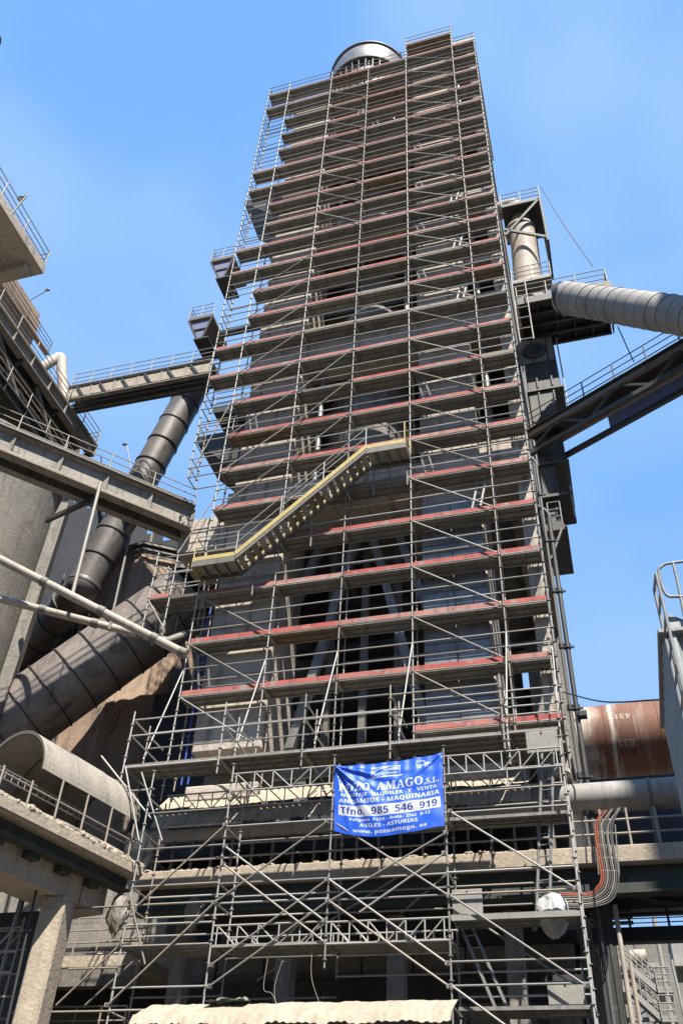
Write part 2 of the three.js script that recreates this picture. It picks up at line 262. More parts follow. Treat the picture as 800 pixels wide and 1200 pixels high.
{ // round steel drum that stands on the roof
  const Y = 65.3, p = [at(430, 50, { y: Y }), at(391, 79, { y: Y }), at(471, 70, { y: Y })];
  const c = (() => { const [A, B, C] = p, d = 2 * (A.x * (B.z - C.z) + B.x * (C.z - A.z) + C.x * (A.z - B.z)), s = (q) => q.x * q.x + q.z * q.z;
    return V((s(A) * (B.z - C.z) + s(B) * (C.z - A.z) + s(C) * (A.z - B.z)) / d, 0, (s(A) * (C.x - B.x) + s(B) * (A.x - C.x) + s(C) * (B.x - A.x)) / d); })();
  const r = Math.hypot(p[0].x - c.x, p[0].z - c.z); 
  const t = thing('roof_drum', 'round grey steel drum standing on the tower roof', 'drum', V(c.x, 59.3, c.z));
  const ring = (y0, y1, ro, ri) => new THREE.LatheGeometry([[ri, y0], [ro, y0], [ro, y1], [ri, y1], [ri, y0]].map((q) => new THREE.Vector2(...q)), 64).translate(c.x, 0, c.z);
  const sh = part(t, 'shell', ring(63.4, 65.2, r, r - 0.15), M.clad);
  part(sh, 'rim', ring(65.2, 65.42, r + 0.09, r - 0.2), M.darkSteel);
  part(sh, 'lower_rim', ring(62.95, 63.4, r + 0.06, r - 0.25), M.darkSteel);
  part(t, 'inner_shell', ring(59.3, 63.3, r - 0.32, r - 0.45), M.vessel);
  for (let k = 0; k < 36; k++) { const a = k / 36 * Math.PI * 2; part(t, 'rib', beamG(V(c.x + Math.cos(a) * (r - 0.1), 62.94, c.z + Math.sin(a) * (r - 0.1)), V(c.x + Math.cos(a) * (r - 0.22), 59.6, c.z + Math.sin(a) * (r - 0.22)), 0.06, 0.16), M.steel); }
  for (const [px, py] of [[430, 49], [467, 61], [407, 61]]) { const q = at(px, py, { y: 65.5 }); part(sh, 'lifting_lug', boxG(q.x - 0.12, q.x + 0.12, 65.42, 65.85, q.z - 0.3, q.z - 0.1), M.darkSteel); }
}

// ---------------------------------------------------------------- the main scaffold
const XS = { a: -9.12, b: -7.73, c: -4.85, d: -2.42, e: 0, f: 2.9, g: 4.26 }, ZB = -0.71;
const lvl = (i) => 13.58 + 2 * i;
const sc = thing('tube_scaffold', 'tall steel tube scaffold with red toe boards covering the tower', 'scaffold', V(-2, 11.6, 0));
function standardG(y0, y1) { // one upright: tube, spigot joints every two metres, a rosette every half metre
  const g = [new THREE.CylinderGeometry(0.0245, 0.0245, y1 - y0, 8, 1).translate(0, (y0 + y1) / 2, 0)];
  for (let y = Math.ceil(y0 * 2) / 2 + 0.08; y < y1; y += 0.5) g.push(new THREE.CylinderGeometry(0.062, 0.062, 0.014, 8, 1).translate(0, y, 0));
  for (let y = Math.ceil(y0 / 2) * 2 + 0.5; y < y1 - 0.4; y += 2) g.push(new THREE.CylinderGeometry(0.031, 0.031, 0.22, 8, 1).translate(0, y, 0));
  return mergeGeometries(g.map((q) => q.toNonIndexed()));
}
function standard(parent, x, z, y0, y1) { const m = part(parent, 'standard', standardG(y0, y1).translate(x, 0, z), pick(galv), true); return m; }
const tops = { a: 60.7, b: 60.75, c: 60.7, d: 60.75, e: 62.75, f: 62.8, g: 60.8 };
for (const k in XS) { const y0 = k === 'a' ? 25.6 : 12.1; standard(sc, XS[k], 0, y0, tops[k]); standard(sc, XS[k], ZB, y0 + (k === 'a' ? 0 : 0.6), tops[k] - 0.1); }
// deck units: three steel planks with turned-down edges and a ribbed underside; shared per bay width
const deckCache = {};
function deckG(w, depth) {
  const key = w.toFixed(2) + depth.toFixed(2); if (deckCache[key]) return deckCache[key];
  const n = Math.round(depth / 0.32), pw = depth / n, g = [];
  for (let i = 0; i < n; i++) {
    const z0 = -i * pw - pw + 0.006, z1 = -i * pw - 0.006;
    g.push(boxG(0.03, w - 0.03, 0.045, 0.055, z0, z1), boxG(0.03, w - 0.03, -0.02, 0.045, z0, z0 + 0.012), boxG(0.03, w - 0.03, -0.02, 0.045, z1 - 0.012, z1));
    for (let x = 0.25; x < w - 0.1; x += 0.5) g.push(boxG(x, x + 0.03, 0.012, 0.045, z0 + 0.013, z1 - 0.013));
    g.push(boxG(0.03, 0.075, -0.03, 0.044, z0 + 0.013, z1 - 0.013), boxG(w - 0.075, w - 0.03, -0.03, 0.044, z0 + 0.013, z1 - 0.013));
  }
  return deckCache[key] = mergeGeometries(g.map(uvBox));
}
function put(parent, name, geo, mat, x, y, z) { const m = shade(new THREE.Mesh(geo, mat)); m.name = name; m.position.set(x, y, z).sub(org(parent)); parent.add(m); return m; }
const toeCache = {};
const toeG = (w) => toeCache[w.toFixed(2)] ??= (() => { const v = []; for (let k = 0; k < 4; k++) { const g = uvBox(bevelBoxG(0.035, w - 0.035, 0, 0.17, -0.018, 0.018, 0.005)); const uv = g.attributes.uv; for (let i = 0; i < uv.count; i++) uv.setXY(i, uv.getX(i) + k * 0.77, uv.getY(i) + k * 0.31); v.push(g); } return v; })();
const bays = [['a', 'b'], ['b', 'c'], ['c', 'd'], ['d', 'e'], ['e', 'f'], ['f', 'g']];
const rearRails = [];
for (let i = 0; i <= 24; i++) for (const [p, q] of bays) {
  const x0 = XS[p], x1 = XS[q], w = x1 - x0, y = lvl(i), key = p + q;
  const topI = key === 'ef' ? 24 : 23; if (i > topI || (key === 'ab' && i < 6)) continue;
  const decked = key !== 'ab' || [9, 10, 13, 14, 17, 18, 22, 23].includes(i);
  if (i === 0 && !['ef', 'fg'].includes(key)) continue;
  const stairHole = (key === 'bc' && (i === 4)) || (key === 'cd' && i === 5) ;
  if (decked) {
    put(sc, 'deck', deckG(w, 0.64), hash(i, p.charCodeAt(0), 31) < 0.08 ? plyMat : deckMat[(i * 7 + p.charCodeAt(0)) % 3], x0, y, -0.04);
    const h = hash(i, p.charCodeAt(0), 77);
    const plain = i > 4 && h < 0.06;
    if (!stairHole && !(i > 6 && hash(i, p.charCodeAt(0), 19) < 0.07)) put(sc, 'toe_board', toeG(w)[(i + p.charCodeAt(0)) % 4], plain ? board : i > 12 ? (h < 0.45 ? pick(redFaded) : pick(red)) : (h < 0.2 ? redFaded[0] : pick(red)), x0, y + 0.05 + rr(-0.01, 0.012), -0.045 + rr(-0.006, 0.004)).rotation.set(rr(-0.05, 0.05), 0, rr(-0.005, 0.005));
  }
  const yy = () => rr(-0.012, 0.012);
  bar(sc, 'ledger', V(x0, y, 0), V(x1, y, 0), 0.024, pick(galv));
  bar(sc, 'ledger', V(x0, y, ZB), V(x1, y, ZB), 0.024, pick(galv));
  for (const d of [0.52, 1.03]) bar(sc, 'guard_rail', V(x0, y + d + yy(), 0.0), V(x1, y + d + yy(), 0.0), 0.024, pick(galv));
  if (hash(i, p.charCodeAt(0), 5) < 0.55) rearRails.push(tubeG(V(x0, y + 1.03, ZB), V(x1, y + 1.03, ZB), 0.024, 6), tubeG(V(x0, y + 0.52, ZB), V(x1, y + 0.52, ZB), 0.024, 6));
  if (key === 'ef' || key === 'bc' || key === 'fg') bar(sc, 'transom', V(x0, y, 0.01), V(x0, y, ZB), 0.024, galv[1]);
  if (key === 'fg') bar(sc, 'transom', V(x1, y, 0.01), V(x1, y, ZB), 0.024, galv[1]);
  if (key === 'cd' || key === 'de') bar(sc, 'transom', V(x0, y, 0.01), V(x0, y, ZB), 0.024, galv[1]);
  if (key === 'ab') { bar(sc, 'transom', V(x0, y, 0.01), V(x0, y, ZB), 0.024, galv[1]); for (const d of [0.52, 1.03]) bar(sc, 'end_rail', V(x0, y + d, 0), V(x0, y + d, ZB), 0.022, galv[0]); }
  if (key === 'fg') for (const d of [0.52, 1.03]) bar(sc, 'end_rail', V(x1, y + d, 0), V(x1, y + d, ZB), 0.022, galv[0]);
}
part(sc, 'rear_guard_rails', rearRails, galv[1]).userData.kind = 'stuff';
// diagonals in the front plane: bay, from level, to level, direction
const diag = (p, i0, q, i1) => bar(sc, 'diagonal_brace', V(XS[p] + 0.05, lvl(i0) - 0.06, 0.06), V(XS[q] - 0.05, lvl(i1) + 0.06, 0.06), 0.023, pick(galv));
for (let i = 1; i <= 23; i++) diag('e', i, 'f', i - 1);
for (let i = 15; i <= 22; i++) diag('c', i, 'd', i - 1);
for (let i = 5; i <= 12; i++) diag('b', i, 'c', i + 1);
for (let i = 5; i <= 8; i++) diag('c', i, 'd', i + 1);
for (let i = 1; i <= 3; i++) diag('b', i, 'c', i - 1);
diag('a', 6, 'b', 8);

// short lattice girders carrying the decks past the column
for (const i of [3, 4, 6, 7, 8, 14, 15, 20, 23]) { const x0 = XS.e + 0.35, x1 = XS.f - 0.3, y = lvl(i) - 0.12, z = -0.5; for (const d of [0, -0.38]) bar(sc, 'girder_chord', V(x0, y + d, z), V(x1, y + d, z), 0.022, galv[1]); for (let k = 0; k <= 6; k++) bar(sc, 'girder_upright', V(mix(x0, x1, k / 6), y, z), V(mix(x0, x1, k / 6), y - 0.38, z), 0.016, galv[1]); }
// ladders between the lifts
function ladder(label, a, b, w = 0.4) {
  const t = thing('access_ladder', label, 'ladder', a, 'aluminium ladders on the scaffold'), dir = b.clone().sub(a), side = V(1, 0, 0.15).normalize().multiplyScalar(w / 2), n = Math.round(dir.length() / 0.28);
  for (const s of [-1, 1]) part(t, 'stile', beamG(a.clone().addScaledVector(side, s), b.clone().addScaledVector(side, s), 0.03, 0.065), M.alu);
  for (let k = 1; k < n; k++) { const p = lerpV(a, b, k / n); bar(t, 'rung', p.clone().sub(side), p.clone().add(side), 0.014, M.alu); }
}
const lad = 'aluminium ladder slanting between two upper scaffold lifts';
for (const [x, i, s] of [[0.35, 5, 1], [0.35, 7, 1], [0.35, 11, 1], [0.35, 13, 1], [0.35, 15, 1], [0.35, 17, 1], [2.55, 4, -1], [2.5, 10, -1], [2.5, 12, -1], [2.5, 14, -1], [-2.7, 20, -1], [-2.1, 19, 1], [-7.0, 7, 1]]) ladder(lad, V(x + s * 0.4, lvl(i) + 0.06, -0.36), V(x, lvl(i) + 1.95, -0.4), 0.3);
ladder('aluminium ladder beside the blue hoses at the scaffold foot', V(-7.05, lvl(1) + 0.06, -0.45), V(-7.45, lvl(2) + 0.1, -0.5));
ladder('aluminium ladder standing on the lower deck behind the long girder', V(3.25, 7.98, 1.4), V(3.78, 12.2, 1.1), 0.3);
ladder('aluminium ladder under the lower deck beside the panel', V(2.2, 6.1, 1.5), V(1.5, 7.85, 1.6), 0.26);

// ---------------------------------------------------------------- external stair with yellow stringers
{
  const t = thing('steel_stair', 'steel stair with yellow stringers climbing the scaffold front', 'stair', V(-7, 20.2, 0.55));
  const z0 = 0.14, z1 = 0.98, A = V(-6.02, 20.36, 0), B = V(-1.45, 24.5, 0), w = z1 - z0;
  for (const z of [z0, z1]) {
    const q = (v, dy) => V(v.x, v.y + dy, z);
    part(t, 'stringer', beamG(q(A, -0.1), q(B, -0.1), 0.05, 0.17), M.steel);
    part(t, 'yellow_edge', beamG(q(A, 0.07).add(V(0, 0, z > 0.5 ? 0.028 : -0.028)), q(B, 0.07).add(V(0, 0, z > 0.5 ? 0.028 : -0.028)), 0.03, 0.17), M.yellow);
    for (const [xa, xb, y] of [[-7.62, -6.02, 20.36], [-1.45, 0.02, 24.5]]) { part(t, 'landing_beam', boxG(xa, xb, y - 0.26, y - 0.02, z - 0.025, z + 0.025), M.steel); part(t, 'yellow_edge', boxG(xa, xb, y - 0.018, y + 0.15, z - 0.015, z + 0.03), M.yellow); }
  }
  const n = 19;
  for (let k = 0; k < n; k++) { const p = lerpV(A, B, (k + 0.6) / n); part(t, 'tread', bevelBoxG(p.x - 0.1, p.x + 0.085, p.y - 0.16, p.y - 0.115, z0 + 0.03, z1 - 0.03, 0.008), k % 3 ? M.steel : M.panel); part(t, 'tread_nosing', boxG(p.x - 0.125, p.x - 0.101, p.y - 0.17, p.y - 0.1, z0 + 0.03, z1 - 0.03), M.yellow); }
  for (const [xa, xb, y] of [[-7.62, -6.02, 20.36], [-1.45, 0.02, 24.5]]) {
    part(t, 'landing_plate', boxG(xa + 0.01, xb - 0.01, y - 0.07, y - 0.03, z0 + 0.03, z1 - 0.03), M.panel);
    for (let x = xa + 0.3; x < xb; x += 0.4) part(t, 'landing_joist', boxG(x, x + 0.05, y - 0.2, y - 0.072, z0 + 0.03, z1 - 0.03), M.steel);
    part(t, 'landing_end', boxG(xa < -5 ? xa - 0.03 : xb, xa < -5 ? xa : xb + 0.03, y - 0.26, y + 0.15, z0, z1), xa < -5 ? M.yellow : M.steel);
  }
  const up = (v, h, z) => V(v.x, v.y + h, z);
  for (const z of [z1 + 0.02, z0]) {
    for (const h of [0.55, 1.05]) { bar(t, 'hand_rail', up(V(-7.6, 20.36, 0), h, z), up(A, h, z), 0.021, galv[0]); bar(t, 'hand_rail', up(A, h, z), up(B, h, z), 0.021, galv[0]); bar(t, 'hand_rail', up(B, h, z), up(V(0, 24.5, 0), h, z), 0.021, galv[0]); }
    for (const k of [0, 0.33, 0.66, 1]) bar(t, 'rail_post', up(lerpV(A, B, k), 0, z), up(lerpV(A, B, k), 1.06, z), 0.024, galv[0]);
    bar(t, 'rail_post', V(-7.6, 20.3, z), V(-7.6, 21.42, z), 0.024, M.yellow); bar(t, 'rail_post', V(0, 24.4, z), V(0, 25.56, z), 0.024, M.yellow);
  }
  for (const h of [0.55, 1.05]) { bar(t, 'hand_rail', V(-7.6, 20.36 + h, z0), V(-7.6, 20.36 + h, z1), 0.021, galv[0]); bar(t, 'hand_rail', V(0, 24.5 + h, z0), V(0, 24.5 + h, z1), 0.021, M.yellow); }
  for (const [x, y0, y1] of [[-1.35, 24.24, 22.9], [-0.1, 24.24, 23.2], [-7.4, 20.1, 18.9], [-5.6, 20.2, 19.2], [-3.6, 22.2, 21]]) bar(t, 'support_post', V(x, y0, 0.2), V(x, y1, 0.12), 0.03, galv[1]);
}
// ---------------------------------------------------------------- the base scaffold with its balcony and lattice girders
const bs = thing('base_scaffold', 'wide tube scaffold with lattice girders and long diagonals below the banner', 'scaffold', V(-2, 0, 1));
const BX = [-6.99, -4.6, -1.72, 1.2, 4.14], g4 = () => pick(galv), FZ = 2.0, RZ = 1.0, hb = (y) => 0.9548 * y + 0.077; // hb: heights counted in half-metre rosettes, as built
BX.forEach((x, i) => { standard(bs, x, FZ, i === 2 ? 6.9 : 0.05, 12.1); standard(bs, x, RZ, i === 2 ? 6.9 : 0.05, 11.55); part(bs, 'base_plate', boxG(x - 0.08, x + 0.08, 0.004, 0.03, FZ - 0.08, FZ + 0.08), galv[1]); });
const hbar = (x0, x1, y, z, name = 'ledger') => bar(bs, name, V(x0, y, z), V(x1, y, z), 0.0245, g4());
for (const z of [FZ, RZ]) for (let i = 0; i < 4; i++) {
  const ys = [[6.3, 6.82, 7.8, 8.3, 8.8, 9.3, 10.3, 11.3], [6.76, 7.72, 8.74, 9.25, 10.75], [7.2, 8.72, 9.2, 10.75], [6.72, 7.22, 8.72, 9.22, 10.72, 11.25]][i];
  for (const y of ys) if (!(i > 0 && i < 3 && y < 7.3 && z > 1.5)) hbar(BX[i], BX[i + 1], hb(y) + rr(-0.02, 0.02), z);
}
for (const x of BX) for (const y of [6.3, 7.75, 8.75, 9.25, 10.75, 11.75]) bar(bs, 'transom', V(x, hb(y), FZ + 0.03), V(x, hb(y), RZ), 0.0245, g4());
const px1 = (a, b, z = 2.06) => at(a, b, { z });
for (const [a, b, c, d] of [[146, 1075, 264, 967], [126, 1178, 251, 1058], [251, 1058, 383, 963], [264, 992, 380, 1079], [262, 1013, 379, 1103], [245, 1156, 384, 1056], [247, 1131, 383, 1031], [392, 964, 526, 1050], [386, 1031, 524, 1129], [386, 1056, 526, 1156], [421, 1069, 520, 1000], [386, 1056, 522, 976], [527, 951, 674, 1041], [527, 1049, 686, 1155], [530, 1156, 595, 1204], [66, 1178, 141, 1107]]) bar(bs, 'diagonal_brace', px1(a, b), px1(c, d), 0.0245, g4());
for (const [a, b] of [[146, 1075], [264, 967], [126, 1178], [251, 1058], [383, 963], [264, 992], [380, 1079], [262, 1013], [245, 1156], [384, 1056], [247, 1131], [383, 1031], [526, 1050], [524, 1129], [526, 1156], [520, 1000], [522, 976], [527, 951], [674, 1041], [686, 1155], [141, 1107]]) { const p = px1(a, b, 2.03); part(bs, 'coupler', [boxG(p.x - 0.05, p.x + 0.05, p.y - 0.045, p.y + 0.045, 1.97, 2.09), tubeG(V(p.x + 0.03, p.y + 0.02, 2.08), V(p.x + 0.03, p.y + 0.02, 2.14), 0.014, 6)], galv[1]); }
for (const [a, b, c, d] of [[100, 1178, 166, 1118], [345, 1106, 480, 1018], [300, 1150, 360, 1108], [470, 1070, 540, 1010], [560, 1080, 680, 1160]]) bar(bs, 'rear_diagonal', at(a, b, { z: 0.95 }), at(c, d, { z: 0.95 }), 0.0245, galv[1]);
for (const [x0, x1, y, z] of [[-8.9, -6.95, 8.46, 2.05], [-7.6, -6.95, 7.98, 1.05], [-8.3, -6.95, 7.03, 2.05], [-9.6, -6.95, 6.09, 2.05], [-8.8, -6.95, 5.9, 1.05], [-10.2, -6.95, 11.6, 1.9], [-8.5, -6.95, 7.62, 1.05]]) hbar(x0, x1, y, z);
for (const [a, b, c, d] of [[119, 886, 178, 960], [147, 898, 163, 985], [166, 905, 190, 985], [152, 1048, 170, 1130]]) bar(bs, 'raking_tube', at(a, b, { z: 2.12 }), at(c, d, { z: 1.9 }), 0.0245, g4());
// the lattice girders: chords, uprights and diagonals
function lattice(x0, x1, y0, y1, z) {
  const r = 0.0245, n = Math.round((x1 - x0) / 0.53); for (const y of [y0, y1]) bar(bs, 'girder_chord', V(x0, y, z), V(x1, y, z), r, galv[0]);
  for (let k = 0; k <= n; k++) { const x = mix(x0 + 0.12, x1 - 0.12, k / n); bar(bs, 'girder_upright', V(x, y0, z), V(x, y1, z), 0.017, galv[2]); if (k < n) { const X = mix(x0 + 0.12, x1 - 0.12, (k + 1) / n), f = k < n / 2; bar(bs, 'girder_diagonal', V(x, f ? y1 : y0, z), V(X, f ? y0 : y1, z), 0.017, galv[0]); } }
}
for (const z of [FZ, RZ]) { lattice(BX[1], BX[2], 11.31, 11.8, z); lattice(BX[3], BX[4], 11.31, 11.8, z); lattice(BX[1], BX[2], 7.43, 7.91, z); lattice(BX[2], BX[3], 7.41, 7.89, z); if (z < 1.5) lattice(BX[0], BX[1], 11.3, 11.78, z); if (z < 1.5) lattice(BX[2], BX[3], 11.31, 11.8, z); }
// decks
const deckB = (x0, x1, y, z1, dep, m = deckMat[0]) => put(bs, 'deck', deckG(x1 - x0, dep), m, x0, y, z1);
for (let i = 0; i < 3; i++) deckB(BX[i], BX[i + 1], 7.47 - i * 0.03, 1.97, 0.9, deckMat[i % 3]);
deckB(BX[3], BX[4], 7.9, 1.97, 0.9); deckB(BX[3] + 0.1, BX[4], 6.02, 1.97, 0.9, deckMat[1]);
deckB(BX[2], BX[3], 10.3, 1.6, 0.64, deckMat[2]); deckB(BX[3], BX[4], 10.3, 1.6, 0.64, deckMat[1]);
part(bs, 'deck_edge', boxG(BX[3] + 0.05, BX[4] - 0.03, 7.81, 7.92, 1.985, 2.02), M.panel);
// balcony: front row two metres out, decks on two rows, guard rails, rakers back to the tower scaffold
const AX = [-7.97, -5.06, -2.64, -0.2, 2.78];
AX.forEach((x, i) => { standard(bs, x, 2.05, 11.84, 14.0); standard(bs, x, 1.02, 11.9, 14.05); for (const y of [12.26, 13.25, 13.74]) bar(bs, 'transom', V(x, y, 2.02), V(x, y, 0), 0.0245, g4());
  const u = [XS.b, XS.c, XS.d, XS.e, XS.f][i]; bar(bs, 'raking_tube', V(x, 12.95, 1.06), V(u, 16.55, 0.06), 0.0245, galv[2]); });
for (let i = 0; i < 4; i++) {
  const a = AX[i], b = AX[i + 1]; deckB(a, b, 12.3, 1.98, 0.92, deckMat[i % 3]); deckB(a, b, 12.82, 0.98, 0.92, deckMat[(i + 1) % 3]);
  for (const y of [12.26, 13.25, 13.74]) hbar(a, b, y + rr(-0.015, 0.015), 2.0, y < 13 ? 'ledger' : 'guard_rail');
  for (const y of [12.78, 13.3, 13.8]) hbar(a, b, y + rr(-0.015, 0.015), 1.02, y < 13 ? 'ledger' : 'guard_rail');
}
for (const y of [12.78, 13.3, 13.8]) hbar(2.78, 4.15, y, 1.02, 'guard_rail'); deckB(2.78, 4.15, 12.82, 0.98, 0.92, deckMat[1]); deckB(2.9, 4.26, 12.9, -0.02, 0.92, deckMat[2]);
standard(bs, 4.15, 1.02, 11.6, 15.9); bar(bs, 'raking_tube', V(4.15, 12.8, 1.06), V(4.2, 15.9, 0.06), 0.0245, galv[0]);

// ---------------------------------------------------------------- the banner
{
  const cv = document.createElement('canvas'); cv.width = 1536; cv.height = 1024; const c = cv.getContext('2d');
  c.fillStyle = '#2f6cf5'; c.fillRect(0, 0, 1536, 1024);
  c.strokeStyle = '#eef3ff'; c.fillStyle = '#eef3ff'; c.lineWidth = 9;
  const line = (...p) => { c.beginPath(); c.moveTo(p[0], p[1]); for (let i = 2; i < p.length; i += 2) c.lineTo(p[i], p[i + 1]); c.stroke(); };
  // drawing of a bridge in a frame, small crossed panel, small truck
  c.lineWidth = 8; line(548, 62, 548, 222); line(548, 66, 960, 66); line(940, 62, 940, 196); c.lineWidth = 13; line(508, 218, 985, 218); c.lineWidth = 9;
  c.beginPath(); c.moveTo(560, 214); c.quadraticCurveTo(690, 110, 945, 84); c.stroke(); c.beginPath(); c.moveTo(610, 214); c.quadraticCurveTo(720, 132, 945, 108); c.stroke(); c.beginPath(); c.moveTo(548, 128); c.quadraticCurveTo(680, 80, 800, 68); c.stroke(); c.lineWidth = 12; line(752, 168, 905, 168);
  c.globalAlpha = 0.45; c.lineWidth = 6; c.strokeRect(186, 70, 118, 150); line(190, 216, 300, 74); line(190, 145, 300, 145); c.globalAlpha = 1;
  c.lineWidth = 9; c.strokeRect(1178, 58, 110, 66); c.fillRect(1290, 88, 60, 40); c.beginPath(); c.arc(1215, 140, 20, 0, 7); c.stroke(); c.beginPath(); c.arc(1318, 140, 20, 0, 7); c.stroke(); line(1350, 126, 1384, 112);
  const txt = (s, f, x0, x1, y, col = '#eef3ff') => { c.font = f; c.fillStyle = col; c.textAlign = 'left'; c.textBaseline = 'alphabetic'; const w = c.measureText(s).width; c.save(); c.translate(x0, y); c.scale((x1 - x0) / w, 1); c.fillText(s, 0, 0); c.restore(); };
  txt('POZO  AMAGO', 'bold 158px serif', 60, 1268, 404); txt(',S.L.', 'bold 110px serif', 1270, 1488, 404);
  txt('MONTAJE   ALQUILER   Y   VENTA', 'bold 66px sans-serif', 92, 1450, 484);
  txt('ANDAMIOS - MAQUINARIA', 'bold 84px sans-serif', 70, 1482, 578);
  c.fillStyle = '#dfe4ee'; c.fillRect(62, 614, 1430, 150);
  txt('Tfno.  985  546  919', 'bold 132px sans-serif', 88, 1452, 738, '#0b2a96');
  txt('Poligono  PEPA - Avda.  Zinc  8-12', 'bold 56px sans-serif', 220, 1352, 826);
  txt('AVILES - ASTURIAS', 'bold 66px sans-serif', 372, 1180, 902);
  txt('www. pozoamago. es', 'bold 66px sans-serif', 274, 1302, 982);
  const t = new THREE.CanvasTexture(cv); t.colorSpace = THREE.SRGBColorSpace; t.magFilter = THREE.LinearFilter; t.anisotropy = 8;
  const nx = 90, ny = 60, pos = [], uv = [], ind = [], x0 = -1.69, x1 = 1.18, TL = 11.76, TR = 11.88, BL = 10.04, BR = 9.97;
  for (let j = 0; j <= ny; j++) for (let i = 0; i <= nx; i++) {
    const u = i / nx, v = j / ny, top = mix(TL, TR, u) - 0.07 * Math.sin(Math.PI * u) - 0.02 * Math.abs(Math.sin(u * Math.PI * 4)), bot = mix(BL, BR, u) - 0.2 * Math.pow(Math.sin(Math.PI * Math.pow(u, 0.75)), 1.2);
    const fold = (k, ph, a) => a * Math.pow(Math.max(0, Math.cos(k)), 6) * ph;
    const dTL = Math.hypot(u * 1.5, v), angTL = Math.atan2(v, u * 1.5), dTR = Math.hypot((1 - u) * 1.5, v), angTR = Math.atan2(v, (1 - u) * 1.5);
    let z = 2.07 + 0.09 * Math.sin(Math.PI * u) * Math.sin(Math.PI * v * 0.9) + 0.018 * Math.sin(u * 19 + v * 3) * v;
    z += fold((angTL - 0.75) * 5, Math.exp(-dTL * 1.1), 0.13) + fold((angTL - 0.3) * 9, Math.exp(-dTL * 1.4), 0.06) - fold((angTL - 1.1) * 9, Math.exp(-dTL * 1.2), 0.08) + fold((angTL - 0.55) * 16, Math.exp(-dTL * 0.9), 0.035) + fold((angTR - 0.6) * 8, Math.exp(-dTR * 2), 0.06);
    z += 0.02 * (vnoise(u * 9, v * 7, 64, 64, 5) - 0.5) + 0.012 * Math.sin(u * 60) * (1 - v) * (1 - v);
    pos.push(mix(x0, x1, u) + 0.05 * v * (1 - u) * 1.4, mix(top, bot, v), z); uv.push(u, 1 - v);
  }
  for (let j = 0; j < ny; j++) for (let i = 0; i < nx; i++) { const a = j * (nx + 1) + i; ind.push(a, a + nx + 1, a + 1, a + 1, a + nx + 1, a + nx + 2); }
  const g = new THREE.BufferGeometry(); g.setAttribute('position', new THREE.Float32BufferAttribute(pos, 3)); g.setAttribute('uv', new THREE.Float32BufferAttribute(uv, 2)); g.setIndex(ind); g.computeVertexNormals();
  const th = thing('banner', 'blue banner with white lettering tied to the scaffold', 'banner', V(-0.3, 9.8, 2.06));
  part(th, 'cloth', g, std({ map: t, roughness: 0.42, side: THREE.DoubleSide }), true);
  for (const [x, y] of [[-1.69, 11.76], [-0.26, 11.74], [1.18, 11.88], [-1.69, 10.06], [1.18, 9.99], [-0.98, 11.72], [0.46, 11.8]]) part(th, 'tie', new THREE.TorusGeometry(0.03, 0.007, 6, 12).translate(x, y + 0.02, 2.06), M.rope);
}

// ---------------------------------------------------------------- conveyor gallery behind the base scaffold
function corrugated(parent, x0, x1, yb, yt, zb, zt, mat, name, pitch = 0.2, amp = 0.03, scallop = 0.02) {
  const nx = Math.round((x1 - x0) / (pitch / 6)), ny = 4, pos = [], ind = [], uv = [];
  for (let s = 0; s < 2; s++) for (let j = 0; j <= ny; j++) for (let i = 0; i <= nx; i++) {
    const x = mix(x0, x1, i / nx), v = j / ny, w = Math.sin(x / pitch * Math.PI * 2), dn = (vnoise(x * 2.5, 3.3, 512, 8, 3) - 0.5);
    pos.push(x, mix(yb, yt, v) + (1 - v) * (dn * 0.05 - w * scallop), mix(zb, zt, v) + w * amp + dn * 0.03 - s * 0.012); uv.push(x, v * Math.hypot(yt - yb, zt - zb));
  }
  const N = (nx + 1) * (ny + 1), id = (s, i, j) => s * N + j * (nx + 1) + i;
  for (let j = 0; j < ny; j++) for (let i = 0; i < nx; i++) { ind.push(id(0, i, j), id(0, i + 1, j), id(0, i, j + 1), id(0, i + 1, j), id(0, i + 1, j + 1), id(0, i, j + 1), id(1, i, j), id(1, i, j + 1), id(1, i + 1, j), id(1, i + 1, j), id(1, i, j + 1), id(1, i + 1, j + 1)); }
  for (let i = 0; i < nx; i++) for (const j of [0, ny]) ind.push(id(0, i, j), id(1, i, j), id(0, i + 1, j), id(0, i + 1, j), id(1, i, j), id(1, i + 1, j));
  const g = new THREE.BufferGeometry(); g.setAttribute('position', new THREE.Float32BufferAttribute(pos, 3)); g.setAttribute('uv', new THREE.Float32BufferAttribute(uv, 2)); g.setIndex(ind); g.computeVertexNormals(); return part(parent, name, g, mat, true);
}
